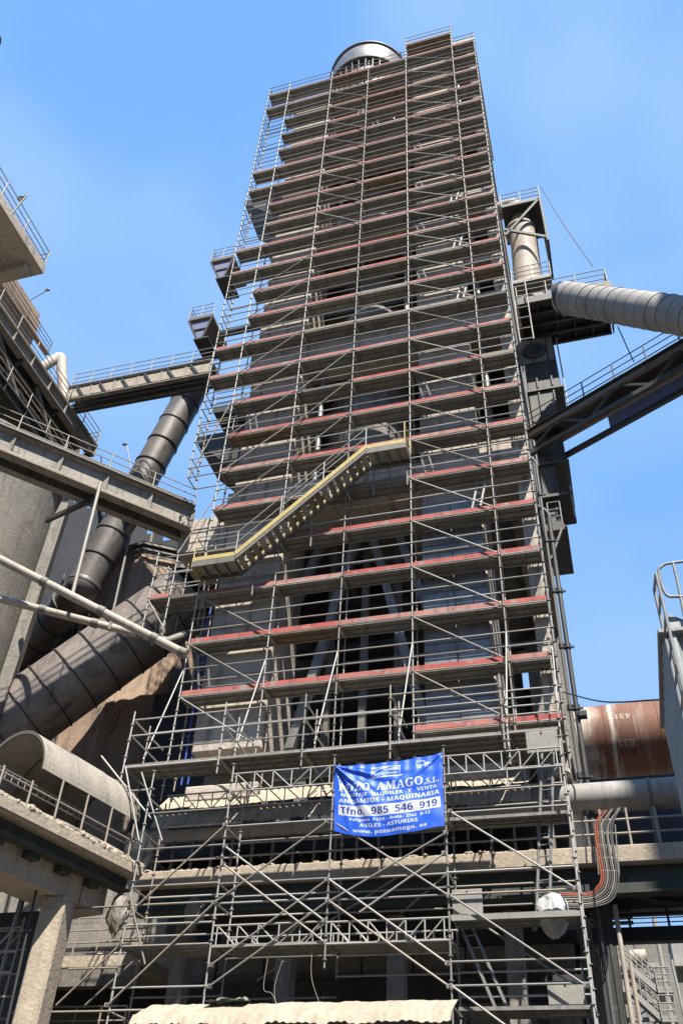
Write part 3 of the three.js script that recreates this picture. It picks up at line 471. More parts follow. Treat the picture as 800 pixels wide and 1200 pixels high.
{
  const t = thing('conveyor_gallery', 'dusty conveyor gallery with corrugated side sheets behind the base scaffold', 'gallery', V(-2, 0, -1.5));
  const X0 = -8.1, X1 = 3.1;
  for (let x = X0, k = 0; x < X1 - 0.1; x += 1.12, k++) {
    corrugated(t, x, Math.min(X1, x + 1.13), 12.0 + rr(-.03, .03), 12.7, -0.42 - 0.01 * (k % 2), -1.15, M.dust, 'roof_sheet', 0.2, 0.028);
    corrugated(t, x, Math.min(X1, x + 1.13), 11.42 + rr(-.04, .04), 12.02, -0.3 - 0.012 * (k % 2), -0.62, M.dust, 'side_sheet', 0.2, 0.028, 0.035);
  }
  part(t, 'eave_channel', boxG(X0, X1, 11.05, 11.38, -0.66, -0.5), M.slabDust);
  part(t, 'floor_slab', bevelBoxG(-8.2, 7.6, 9.72, 10.16, -2.9, -0.36, 0.03), M.slabDust);
  const lum = []; for (let k = 0; k < 260; k++) { const x = rr(-8.1, 3), r = rr(0.02, 0.09); lum.push(new THREE.IcosahedronGeometry(r, 0).scale(1.6, 0.7, 1).rotateY(rnd() * 6).translate(x, 10.16 + r * 0.2, rr(-0.75, -0.42))); }
  const lm = part(t, 'spilled_dust', lum, M.slabDust); lm.userData.kind = 'stuff';
  part(t, 'edge_beam', boxG(-8.2, 7.6, 9.1, 9.7, -0.75, -0.62), M.greenSteel); part(t, 'edge_beam_flange', boxG(-8.2, 7.6, 9.03, 9.098, -0.9, -0.48), M.greenSteel);
  part(t, 'rear_beam', boxG(-8.2, 7.6, 9.1, 9.7, -2.75, -2.6), M.darkSteel);
  for (let x = -8; x < 3.2; x += 0.62) part(t, 'frame_post', boxG(x, x + 0.07, 10.162, 11.05, -0.62, -0.55), M.steel);
  for (const y of [10.5, 10.86]) bar(t, 'hand_rail', V(-8.1, y, -0.5), V(7.4, y, -0.5), 0.03, galv[3]);
  for (let x = 4.1; x < 7.4; x += 0.7) bar(t, 'rail_post', V(x, 10.16, -0.5), V(x + rr(-.03, .03), 11.15, -0.5), 0.035, galv[3]);
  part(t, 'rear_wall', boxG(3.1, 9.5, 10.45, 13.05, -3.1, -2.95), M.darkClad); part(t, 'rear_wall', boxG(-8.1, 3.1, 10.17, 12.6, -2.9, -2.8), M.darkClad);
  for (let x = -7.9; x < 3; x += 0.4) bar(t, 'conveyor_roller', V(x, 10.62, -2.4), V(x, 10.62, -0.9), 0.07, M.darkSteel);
  part(t, 'conveyor_belt', boxG(-8.1, 3.1, 10.7, 10.73, -2.4, -0.9), M.black);
  for (const x of [-7.3, -4.2, -1.1, 2.0]) part(t, 'support_column', boxG(x, x + 0.45, 0, 9.02, -1.9, -1.45), M.concreteGrey);
}
{ // dark hall under the gallery
  const t = thing('lower_hall', 'dark panelled hall under the conveyor gallery', 'hall', V(-4, 0, -4.6));
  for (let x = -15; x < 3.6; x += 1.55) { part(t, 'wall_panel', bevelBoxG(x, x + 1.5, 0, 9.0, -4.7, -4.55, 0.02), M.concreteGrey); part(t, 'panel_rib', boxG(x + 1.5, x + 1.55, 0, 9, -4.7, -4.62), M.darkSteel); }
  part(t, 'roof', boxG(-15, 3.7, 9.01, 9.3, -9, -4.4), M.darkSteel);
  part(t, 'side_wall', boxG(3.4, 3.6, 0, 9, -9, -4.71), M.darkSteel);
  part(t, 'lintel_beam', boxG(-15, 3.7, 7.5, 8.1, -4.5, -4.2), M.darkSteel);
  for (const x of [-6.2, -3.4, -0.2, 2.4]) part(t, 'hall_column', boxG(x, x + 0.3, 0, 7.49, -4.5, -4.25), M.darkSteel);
}
{ // dusty canopy roof low in front
  const t = thing('canopy_roof', 'dust-covered corrugated canopy roof under the base scaffold', 'canopy', V(-3, 0, 2.8));
  const a = at(155, 1186, { z: 3.2 }), b = at(528, 1180, { z: 3.2 }); const y = (a.y + b.y) / 2;
  const nx = 150, nz = 8, pos = [], ind = [], uv = [];
  for (let j = 0; j <= nz; j++) for (let i = 0; i <= nx; i++) { const x = mix(a.x, b.x, i / nx), v = j / nz, n = fbm(i / nx, v, 24, 3, 12, 4), w = Math.sin(x / 0.17 * Math.PI * 2) * (0.1 + 0.55 * n);
    const fr = j === 0 ? -0.17 + w * 0.02 + (n - .5) * 0.07 : 0; pos.push(x + (j ? 0 : (n - .5) * 0.02), y - 0.1 + v * 0.42 + (n - 0.5) * 0.05 + fr + w * 0.012 * (1 - v), 3.25 - v * 0.95 + (j === 0 ? 0.02 : 0) + w * 0.014); uv.push(x, v * 2); }
  for (let j = 0; j < nz; j++) for (let i = 0; i < nx; i++) { const k = j * (nx + 1) + i; ind.push(k, k + 1, k + nx + 1, k + 1, k + nx + 2, k + nx + 1); }
  const g = new THREE.BufferGeometry(); g.setAttribute('position', new THREE.Float32BufferAttribute(pos, 3)); g.setAttribute('uv', new THREE.Float32BufferAttribute(uv, 2)); g.setIndex(ind); g.computeVertexNormals(); part(t, 'dusty_sheet', g, M.slabDust, true);
  part(t, 'under_sheet', boxG(a.x + 0.05, b.x - 0.05, y - 0.16, y - 0.14, 0.8, 1.66), M.darkSteel);
  part(t, 'edge_purlin', boxG(a.x + 0.1, b.x - 0.1, y - 0.34, y - 0.162, 2.9, 3.02), M.steel);
  for (const x of [a.x + 0.5, -3.2, b.x - 0.4]) part(t, 'canopy_post', boxG(x, x + 0.14, 0, y - 0.35, 2.89, 3.03), M.steel);
  const s = at(268, 1172, { z: 2.4 }); const k = thing('dust_sheet', 'crumpled grey green cloth lying on the canopy roof', 'cloth', s);
  const q = new THREE.PlaneGeometry(0.95, 0.5, 30, 16).rotateX(-Math.PI / 2), pp = q.attributes.position; for (let i = 0; i < pp.count; i++) pp.setY(i, 0.28 * Math.pow(fbm(pp.getX(i) + 2, pp.getZ(i) + 2, 5, 4, 77), 1.4) * (1 - Math.abs(pp.getX(i)) * 0.7)); q.computeVertexNormals(); q.translate(s.x, y + 0.28, 2.42); part(k, 'cloth', q, std({ color: lin(0.22, 0.26, 0.22), side: THREE.DoubleSide }));
}
// panels, wrapped bags and cords on the base scaffold
{
  const p = (name, label, cat, a, b, c, d, z) => { const t = thing(name, label, cat, at((a + c) / 2, d, { z })); const u = at(a, b, { z }), v = at(c, d, { z }); part(t, 'plate', bevelBoxG(u.x, v.x, v.y, u.y, z - 0.02, z + 0.02, 0.008), M.panel); part(t, 'frame', [boxG(u.x, v.x, u.y - 0.04, u.y - 0.004, z - 0.05, z - 0.021), boxG(u.x, v.x, v.y + 0.004, v.y + 0.04, z - 0.05, z - 0.021)], M.steel); bar(t, 'tie_bolt', V((u.x + v.x) / 2, u.y - 0.07, z), V((u.x + v.x) / 2, u.y - 0.07, z + 0.04), 0.025, M.black); };
  p('loose_plate', 'pale plate standing on the deck right of the long lattice girder', 'panel', 529, 1043, 566, 1075, 1.9);
  p('loose_plate', 'pale plate below the white wrapped bag on the lowest deck', 'panel', 640, 1150, 688, 1190, 1.75);
  p('loose_plate', 'grey plate behind the top lattice girder at the tower corner', 'panel', 615, 858, 655, 880, 1.5);
  const bag = (label, px, py, z, sx, sy, s, m = M.bagDusty) => { const c = at(px, py, { z }), t = thing('wrapped_bag', label, 'bag', c); const g = new THREE.IcosahedronGeometry(1, 5), q = g.attributes.position; for (let i = 0; i < q.count; i++) { const v = V().fromBufferAttribute(q, i), n = fbm(v.x * 0.5 + 0.5, v.y * 0.5 + v.z * 0.3 + 0.5, 4, 4, s), k = 0.7 + 0.55 * n, ta = v.y < -0.2 ? 1 - 0.55 * (-v.y - 0.2) : 1; q.setXYZ(i, v.x * k * sx * ta, v.y * k * sy, v.z * k * sx * 0.7 * ta); } g.computeVertexNormals(); g.translate(c.x, c.y, c.z); part(t, 'plastic_wrap', g, m); part(t, 'tie_cord', new THREE.TorusGeometry(sx * 0.75, 0.012, 5, 24).rotateX(Math.PI / 2).scale(1, 1, 0.7).translate(c.x, c.y + sy * 0.25, c.z), M.rope); };
  bag('white plastic wrapped bag hanging by the scaffold corner', 648, 1072, 1.3, 0.36, 0.56, 41, M.plastic);
  bag('dusty plastic wrapped bag hanging under the covered walkway', 138, 1072, 1.3, 0.3, 0.55, 43);
  bag('dusty plastic wrapped bag hanging left under the gallery floor', 228, 1070, -0.6, 0.3, 0.45, 44);
  const cord = (label, pts) => { const t = thing('hanging_cord', label, 'cord', at(pts[0][0], pts[0][1], { z: 1.9 })); part(t, 'cord', pathTube(pts.map(([a, b]) => at(a, b, { z: 1.9 })), 0.0055, 6, 40), M.cream); };
  cord('thin looped cord hanging from the long lattice girder to the canopy', [[314, 1122], [309, 1158], [318, 1164], [325, 1178]]); cord('thin straight cord hanging beside the looped cord', [[331, 1125], [322, 1155], [323, 1178]]); cord('thin doubled cord hanging near the middle upright', [[366, 1108], [365, 1145], [375, 1178]]);
}
// ---------------------------------------------------------------- left side: covered walkway on a concrete beam
{
  const A = V(-7.3, 0, 1.0), u = V(-0.2241, 0, 0.9746), w = V(-0.9746, 0, -0.2241); // u runs towards the street, w to the far side
  const P = (s, o, y) => A.clone().addScaledVector(u, s).addScaledVector(w, o).setY(y);
  const t = thing('covered_walkway', 'covered conveyor walkway with half-round metal hood on a concrete beam', 'walkway', P(4, 1.2, 0));
  const boxS = (s0, s1, o0, o1, y0, y1) => { const g = boxG(0, 1, 0, 1, 0, 1), q = g.attributes.position; for (let i = 0; i < q.count; i++) { const v = P(mix(s0, s1, q.getX(i)), mix(o0, o1, q.getZ(i)), mix(y0, y1, q.getY(i))); q.setXYZ(i, v.x, v.y, v.z); } g.setIndex(Array.from(g.index.array).reverse()); g.computeVertexNormals(); return g; };
  const S1 = 9.5;
  part(t, 'floor_slab', boxS(0.1, S1, 0, 2.6, 9.45, 9.78), M.slabDust);
  { // ragged dusty slab edge
    const l = []; for (let s = 0.1; s < S1; s += 0.09) l.push(new THREE.IcosahedronGeometry(rr(0.05, 0.12), 0).rotateY(rnd() * 6).rotateX(rnd() * 6).translate(...P(s, rr(0.0, 0.14), 9.78 + rr(-0.03, 0.04)).toArray())); part(t, 'spilled_dust', l, M.slabDust).userData.kind = 'stuff'; }
  part(t, 'slab_lip', boxS(0.1, S1, -0.05, 0.1, 9.5, 9.74), M.slabDust);
  part(t, 'edge_girder', boxS(0.2, S1, 0.35, 0.42, 9.16, 9.44), M.greenSteel); part(t, 'edge_girder', boxS(0.2, S1, 2.2, 2.27, 9.16, 9.44), M.greenSteel);
  part(t, 'girder_flange', boxS(0.2, S1, 0.2, 0.57, 9.1, 9.158), M.greenSteel);
  for (const [a, b] of [[1.45, S1], [0.5, 1.4]]) part(t, 'haunch_beam', boxS(a, b, 0.7, 1.9, 8.5, 9.44), M.slabDust);
  for (const s of [1.1, 2.2, 3.3, 4.5, 6]) part(t, 'bracket_plate', boxS(s, s + 0.35, 0.43, 0.69, 8.95, 9.09), M.greenSteel);
  // hood: half cylinder with thickness, and its end ribs
  const s0 = 0.55, s1 = 4.32, R = 1.18, hy = 10.84, n = 28; const hoodG = (sa, sb, r, th) => { const pos = [], ind = []; for (let k = 0; k <= n; k++) { const a = Math.PI * k / n, f = (q, s) => P(s, 1.2 - Math.cos(a) * q * 1.0, hy + Math.sin(a) * q * 1.05); for (const v of [f(r, sa), f(r, sb), f(r - th, sa), f(r - th, sb)]) pos.push(v.x, v.y, v.z); }
    for (let k = 0; k < n; k++) { const a = k * 4, b = a + 4; ind.push(a, a + 1, b, a + 1, b + 1, b, a + 2, b + 2, a + 3, a + 3, b + 2, b + 3, a, b, a + 2, b, b + 2, a + 2, a + 1, a + 3, b + 1, b + 1, a + 3, b + 3); } ind.push(0, 2, 1, 1, 2, 3); const e = n * 4; ind.push(e, e + 1, e + 2, e + 1, e + 3, e + 2);
    const g = new THREE.BufferGeometry(); g.setAttribute('position', new THREE.Float32BufferAttribute(pos, 3)); g.setIndex(ind); const m = g.toNonIndexed(); m.computeVertexNormals(); return m; };
  for (const [a, b, r] of [[s0, 1.75, R], [1.72, 3.05, R + 0.015], [3.02, s1, R]]) part(t, 'hood_sheet', hoodG(a, b, r, 0.012), M.hood);
  for (const s of [s0, 1.7, 3.0, s1 - 0.06]) part(t, 'hood_rib', hoodG(s, s + 0.05, R - 0.014, 0.05), M.steel);
  for (const s of [0.6, 0.72, 0.86]) part(t, 'strap', hoodG(s, s + 0.05, R + 0.05, 0.025), M.rope);
  for (let s = 0.7; s < 9; s += 0.95) bar(t, 'hood_post', P(s, 0.03, 9.75), P(s, 0.03, hy + (s < s1 ? 0.02 : -0.4)), 0.03, galv[3]);
  for (let s = 0.7; s < 9; s += 0.95) bar(t, 'hood_post', P(s, 2.35, 9.75), P(s, 2.35, hy + 0.02), 0.03, galv[3]);
  part(t, 'side_flap', hoodG(s1 + 0.1, 8.8, R - 0.1, 0.012), M.hood); t.children[t.children.length - 1].scale.set(1, 1, 1);
  t.remove(t.children[t.children.length - 1]);
  bar(t, 'hand_rail', P(0.3, 0.06, 10.3), P(9.3, 0.06, 10.3), 0.022, galv[3]);
  // cable ladder along the side
  for (const o of [0.3, 0.3]) for (const y of [10.28, 10.5]) bar(t, 'cable_ladder_rail', P(0.2, o, y + (y > 10.4 ? 0 : 0)), P(9.3, o, y), 0.02, galv[0]);
  for (let s = 0.3; s < 9.2; s += 0.22) bar(t, 'cable_ladder_rung', P(s, 0.3, 10.28), P(s, 0.3, 10.5), 0.012, galv[0]);
  part(t, 'covered_pipe', pathTube([0.2, 2, 4, 6, 9.3].map((s, i) => P(s, 0.45, 9.98 + 0.05 * Math.sin(i * 2))), 0.11, 8, 30), M.hood);
  part(t, 'conveyor_trough', boxS(0.2, 9.3, 0.8, 1.7, 10.0, 10.25), M.darkSteel);
  // pillar
  const c = P(1.85, 0.95, 0); part(t, 'pillar', bevelBoxG(-0.3, 0.3, 0, 8.5, -0.42, 0.42, 0.05).rotateY(0.226).translate(c.x, 0, c.z), M.slabDust);
}
// ---------------------------------------------------------------- low structures under the walkway
{
  const t = thing('low_platform', 'dusty railed platform behind the concrete pillar', 'platform', V(-12, 0, -2));
  const y = 8.0; part(t, 'floor', boxG(-16, -8.3, y, y + 0.3, -4.2, -1.6), M.slabDust); part(t, 'edge_channel', boxG(-16, -8.3, y - 0.5, y - 0.003, -1.75, -1.62), M.steel);
  railing(t, [V(-16, y + 0.3, -1.65), V(-8.3, y + 0.3, -1.65)], { gap: 0.75, mats: [galv[3], M.steel] });
  const y2 = 5.6; part(t, 'rear_wall', boxG(-20, -8.3, 0, 11.2, -4.6, -4.4), M.concreteGrey); part(t, 'lower_floor', boxG(-16, -8.3, y2, y2 + 0.25, -4.2, -1.2), M.slabDust); railing(t, [V(-16, y2 + 0.25, -1.25), V(-8.3, y2 + 0.25, -1.25)], { gap: 0.8, mats: [galv[3], M.steel] });
  for (const x of [-15.5, -12.4, -9.2]) part(t, 'post', boxG(x, x + 0.25, 0, y - 0.003, -2.1, -1.85), M.darkSteel);
}
{
  const t = thing('lean_to_roof', 'small corrugated lean-to roof at the left behind the pillar', 'roof', V(-11, 0, 2.2));
  const b = at(34, 1040, { z: 2 }); corrugated(t, b.x - 4, b.x, b.y - 0.05, b.y + 0.9, 2.0, 0.4, M.slabDust, 'roof_sheet', 0.18, 0.03);
  part(t, 'rafter', beamG(V(b.x - 0.2, b.y - 0.14, 2), V(b.x - 0.2, b.y + 0.76, 0.4), 0.1, 0.16), M.darkSteel); part(t, 'wall', boxG(b.x - 4, b.x - 0.35, 0, b.y - 0.2, 0.5, 0.7), M.darkClad);
  for (const x of [b.x - 0.3, b.x - 3]) part(t, 'post', boxG(x, x + 0.12, 0, b.y - 0.1, 1.75, 1.87), M.steel);
}
{
  const t = thing('pole_scaffold', 'short tube scaffold frame at the left edge below the lean-to', 'scaffold', V(-9.5, 0, 3));
  for (const [px, z] of [[6, 3], [18, 2.4]]) { const q = at(px, 1120, { z }); standard(t, q.x, z, 0.05, q.y + 0.9); standard(t, q.x - 1.6, z, 0.05, q.y + 0.9); for (let y = q.y - 1.4; y < q.y + 0.9; y += 0.5) bar(t, 'ledger', V(q.x - 1.6, y, z), V(q.x + 0.3, y + rr(-.05, .05), z), 0.024, g4()); bar(t, 'diagonal_brace', V(q.x - 1.5, q.y - 1.2, z + 0.05), V(q.x + 0.1, q.y + 0.6, z + 0.05), 0.024, g4()); }
}
{ const a = at(48, 1020, { z: 3.4 }), b = at(22, 1190, { z: 3.4 }); const t = thing('thin_pole', 'thin upright pole with clamp beside the concrete pillar', 'pole', V(a.x, 0, a.z)); bar(t, 'pole', V(b.x, 0, a.z), V(a.x, a.y, a.z), 0.03, M.darkSteel); part(t, 'clamp', boxG(a.x - 0.05, a.x + 0.05, a.y - 0.02, a.y + 0.1, a.z - 0.05, a.z + 0.05), galv[2]); }

// ---------------------------------------------------------------- left side: silo, girder walkway, bridge, ducts
{
  const t = thing('concrete_silo', 'big round concrete silo under the girder walkway', 'silo', V(-21.6, 0, -1));
  const wl = part(t, 'wall', new THREE.CylinderGeometry(4.6, 4.6, 28.6, 72, 1).translate(-21.6, 14.3, -1), M.concreteGrey);
  part(t, 'top_ring', new THREE.CylinderGeometry(4.75, 4.75, 0.7, 64, 1).translate(-21.6, 28.95, -1), M.concreteGrey);
  for (const a of [-0.5, 2.4]) part(t, 'pilaster', boxG(-0.3, 0.5, 0, 28.4, -0.45, 0.45).rotateY(-a).translate(-21.6 + Math.cos(a) * 4.55, 0, -1 + Math.sin(a) * 4.55), M.concreteGrey);
  for (const y of [9, 18]) part(wl, 'hoop', new THREE.CylinderGeometry(4.625, 4.625, 0.12, 72, 1, true).translate(-21.6, y, -1), M.concreteGrey);
}
{
  const y = 25.6, a = at(226, 598, { y }), b = at(-40, 487, { y }), t = thing('girder_walkway', 'steel girder walkway with railing crossing in front of the silo', 'walkway', V((a.x + b.x) / 2, y - 1.3, (a.z + b.z) / 2));
  const d = b.clone().sub(a).normalize(), s = V(d.z, 0, -d.x); if (s.z > 0) s.negate(); const off = s.clone().multiplyScalar(0.85);
  const A = a, B = b; girder(t, A, B, 1.05, M.dustySteel, 2.1, 0.2); girder(t, A.clone().add(off), B.clone().add(off), 1.05, M.dustySteel, 2.1, 0.16);
  part(t, 'deck_plate', beamG(A.clone().addScaledVector(off, 0.5).add(V(0, 0.06, 0)), B.clone().addScaledVector(off, 0.5).add(V(0, 0.06, 0)), 1.5, 0.06), M.steel);
  part(t, 'dust_ledge', beamG(A.clone().sub(V(0, 0.98, 0)).addScaledVector(s, -0.1), B.clone().sub(V(0, 0.98, 0)).addScaledVector(s, -0.1), 0.2, 0.07), M.slabDust);
  for (let k = 0.05; k < 1; k += 0.16) part(t, 'cross_member', beamG(lerpV(A, B, k).sub(V(0, 0.5, 0)), lerpV(A, B, k).add(off).sub(V(0, 0.5, 0)), 0.12, 0.3), M.darkSteel);
  railing(t, [A.clone().add(V(0, 0.09, 0)), B.clone().add(V(0, 0.09, 0))], { gap: 2.0 }); railing(t, [A.clone().add(off).add(V(0, 0.09, 0)), B.clone().add(off).add(V(0, 0.09, 0))], { gap: 2.0 });
  // end block that joins the tower
  part(t, 'concrete_block', boxG(a.x - 0.6, a.x + 1.5, y - 1.9, y - 0.2, a.z - 2.8, a.z - 0.4), M.concrete);
  bar(t, 'hanger', at(118, 566, { z: 1.2 }), at(85, 697, { z: 1.4 }), 0.07, railPaint[0]); bar(t, 'hanger', at(152, 630, { z: -1.5 }), at(128, 738, { z: 0.4 }), 0.05, M.steel);
  const k0 = at(158, 602, { z: -0.6 }), k1 = at(150, 625, { z: -1.5 }); part(t, 'knee_brace', beamG(at(172, 595, { z: -1.2 }), k1, 0.16, 0.22), M.steel);
  part(t, 'knee_brace', beamG(at(110, 585, { z: 1 }), at(55, 610, { z: -0.5 }), 0.15, 0.2), M.darkSteel);
}
for (const [lab, a, b, r, z0, z1] of [['upper of two dusty pipes running from the silo to the scaffold', [-30, 640], [218, 767], 0.15, 3.0, 0.3], ['lower of two dusty pipes running from the silo to the scaffold', [-30, 694], [196, 752], 0.14, 2.4, -0.9]]) {
  const p = at(...a, { z: z0 }), q = at(...b, { z: z1 }), t = thing('dusty_pipe', lab, 'pipe', p), dir = q.clone().sub(p).normalize();
  part(t, 'pipe', tubeG(p, q, r, 18), M.pipeWhite); for (const k of [0.35, 0.62, 0.86, 0.985]) { const c = lerpV(p, q, k); part(t, 'coupling', tubeG(c.clone().addScaledVector(dir, -0.12), c.clone().addScaledVector(dir, 0.12), r + 0.03, 18), M.steel); }
}
{ // big dark duct
  const a = at(222, 700, { z: -6 }), b = at(8, 852, { z: -4.6 }), t = thing('large_duct', 'large dark riveted duct sloping down from the tower foot', 'duct', b);
  ringedDuct(t, a, b.clone().add(b.clone().sub(a).multiplyScalar(0.3)), 1.5, M.duct, 1.25, undefined, M.darkSteel);
  const e = at(262, 690, { z: -7 }); part(t, 'elbow', pathTube([a, lerpV(a, e, 0.5).add(V(0, 0.4, 0)), e, e.clone().add(V(1.5, -0.8, -1))], 1.49, 28, 16), M.duct);
  part(t, 'bypass_pipe', pathTube([at(190, 752, { z: -3.6 }), at(192, 728, { z: -3.6 }), at(205, 715, { z: -3.6 }), at(226, 708, { z: -3.6 })], 0.14, 10, 24), M.steel);
  const c = at(196, 752, { z: -0.9 }); part(t, 'side_pipe', tubeG(c, at(235, 738, { z: -1.6 }), 0.17, 14), M.steel);
}
{ // slender duct from the bridge down to the left
  const a = at(240, 432, { z: -6.5 }), b = at(98, 688, { z: -6 }), t = thing('slanting_duct', 'dark slanting duct running from the bridge down past the tan tower', 'duct', b);
  ringedDuct(t, a, b, 0.8, M.ductDark, 1.6, undefined, M.darkSteel); const c = at(45, 750, { z: -8 }); part(t, 'elbow', new THREE.SphereGeometry(0.83, 28, 18).translate(b.x, b.y, b.z), M.ductDark); ringedDuct(t, b, c.clone().add(c.clone().sub(b)), 0.8, M.ductDark, 1.4, undefined, M.darkSteel);
  part(t, 'elbow_flange', tubeG(lerpV(b, c, 0.3), lerpV(b, c, 0.33), 0.9, 24), M.ductDark);
}
{ // tan concrete tower behind the duct
  const t = thing('tan_tower', 'tan concrete eight-sided tower behind the large duct', 'tower', V(-15.6, 0, -10.5)); const cx = -16.1, cz = -11, r = 3.0, top = 29.2;
  for (let k = 0; k < 8; k++) { const a0 = (k - 0.5) / 8 * 2 * Math.PI + 0.2, a1 = (k + 0.5) / 8 * 2 * Math.PI + 0.2, p = V(cx + Math.cos(a0) * r, top / 2, cz + Math.sin(a0) * r), q = V(cx + Math.cos(a1) * r, top / 2, cz + Math.sin(a1) * r), g = beamG(p, q, 0.5, top); part(t, 'wall_panel', g, k % 2 ? M.concreteTan : M.concreteTan); part(t, 'corner_rib', new THREE.CylinderGeometry(0.33, 0.33, top - 0.1, 6).translate(p.x, top / 2 - 0.05, p.z), M.concreteTan); }
  part(t, 'roof', new THREE.ConeGeometry(r + 0.7, 1.6, 8, 1).rotateY(0.2).translate(cx, top + 0.85, cz), M.steel);
  for (let k = 0; k < 3; k++) part(t, 'eave_ring', new THREE.CylinderGeometry(r + 0.75 - k * 0.12, r + 0.75 - k * 0.12, 0.12, 8, 1, true).rotateY(0.2).translate(cx, top - 0.1 - k * 0.25, cz), M.steel);
}
{ // dark clad building behind
  const t = thing('dark_building', 'dark clad building behind the tan tower and the silo', 'building', V(-15, 0, -16));
  const p0 = at(0, 552, { z: -16 }), p1 = at(215, 645, { z: -16 }), TOPX = (x) => mix(p0.y, p1.y, clamp((x - p0.x) / (p1.x - p0.x), -0.5, 1));
  for (let x = -38; x < -8.6; x += 1.3) part(t, 'wall_sheet', bevelBoxG(x, x + 1.27, 0, x > -13 ? 24 : TOPX(x), -16.2, -16, 0.02), M.darkClad);
  part(t, 'side_wall', boxG(-9.4, -9.1, 0, 24, -15.98, -8), M.darkClad); part(t, 'front_return', boxG(-13.2, -9.1, 0, 20.5, -8, -7.8), M.darkClad);
  for (const y of [19, 22.5, 25.5]) { part(t, 'grating_walk', boxG(-22, -14.5, y, y + 0.08, -10.5, -8.6), M.darkSteel); part(t, 'walk_beam', boxG(-22, -14.5, y - 0.32, y - 0.004, -8.75, -8.6), M.darkSteel); railing(t, [V(-22, y + 0.08, -8.65), V(-17.2, y + 0.08, -8.65)], { gap: 1.2, mats: [M.steel, M.steel] }); }
  for (let k = 0; k < 26; k++) { const x = rr(-22, -15), y = rr(18.5, 28.5), v = k % 3; bar(t, 'service_pipe', V(x, y, rr(-8.6, -7.9)), V(x + (v === 0 ? rr(1.5, 4) : rr(-0.3, 0.3)), y + (v === 0 ? rr(-0.2, 0.2) : v === 1 ? rr(2, 4) : rr(-2.5, -1)), rr(-8.6, -7.9)), rr(0.04, 0.13), pick([M.steel, M.pipeWhite, galv[3], M.dustySteel])); }
  for (const x of [-21.5, -18.9]) part(t, 'steel_post', boxG(x, x + 0.3, 0, 27, -9, -8.7), M.darkSteel);
  for (const [x0, x1, y0, y1] of [[-21, -18.9, 19.4, 22.2], [-18.6, -20.8, 22.9, 25.3]]) part(t, 'brace', beamG(V(x0, y0, -8.85), V(x1, y1, -8.85), 0.14, 0.14), M.steel);
}
{ // upper bridge
  const y = 35.9, a = at(248, 424, { y }), b = at(82, 456, { y }), t = thing('footbridge', 'steel panelled footbridge joining the tower to the left plant', 'bridge', V((a.x + b.x) / 2, y - 1, a.z));
  const off = V(0, 0, -0.8); girder(t, a, b, 0.95, M.dustySteel, 1.35, 0.12); girder(t, a.clone().add(off), b.clone().add(off), 0.95, M.dustySteel, 1.35, 0.12);
  part(t, 'deck_plate', beamG(a.clone().addScaledVector(off, 0.5).add(V(0, 0.06, 0)), b.clone().addScaledVector(off, 0.5).add(V(0, 0.06, 0)), 1.1, 0.06), M.steel);
  part(t, 'infill_panel', beamG(a.clone().add(V(0, -0.45, 0.04)), b.clone().add(V(0, -0.45, 0.04)), 0.02, 0.62), M.slabDust);
  for (const k of [0.1, 0.26, 0.42, 0.58, 0.74, 0.9]) { const p = lerpV(a, b, k); part(t, 'panel_strut', beamG(p.clone().add(V(-0.25, -0.08, 0.09)), p.clone().add(V(0.25, -0.88, 0.09)), 0.1, 0.1), M.darkSteel); }
  railing(t, [a.clone().add(V(0, 0.09, 0)), b.clone().add(V(0, 0.09, 0))], { gap: 1.15 }); railing(t, [a.clone().add(off).add(V(0, 0.09, 0)), b.clone().add(off).add(V(0, 0.09, 0))], { gap: 1.15 });
  for (const q of [-0.2, -0.45, -0.7]) bar(t, 'underslung_pipe', a.clone().add(V(0, -1.15, q)), b.clone().add(V(0, -1.15, q)), 0.05, M.darkSteel);
}
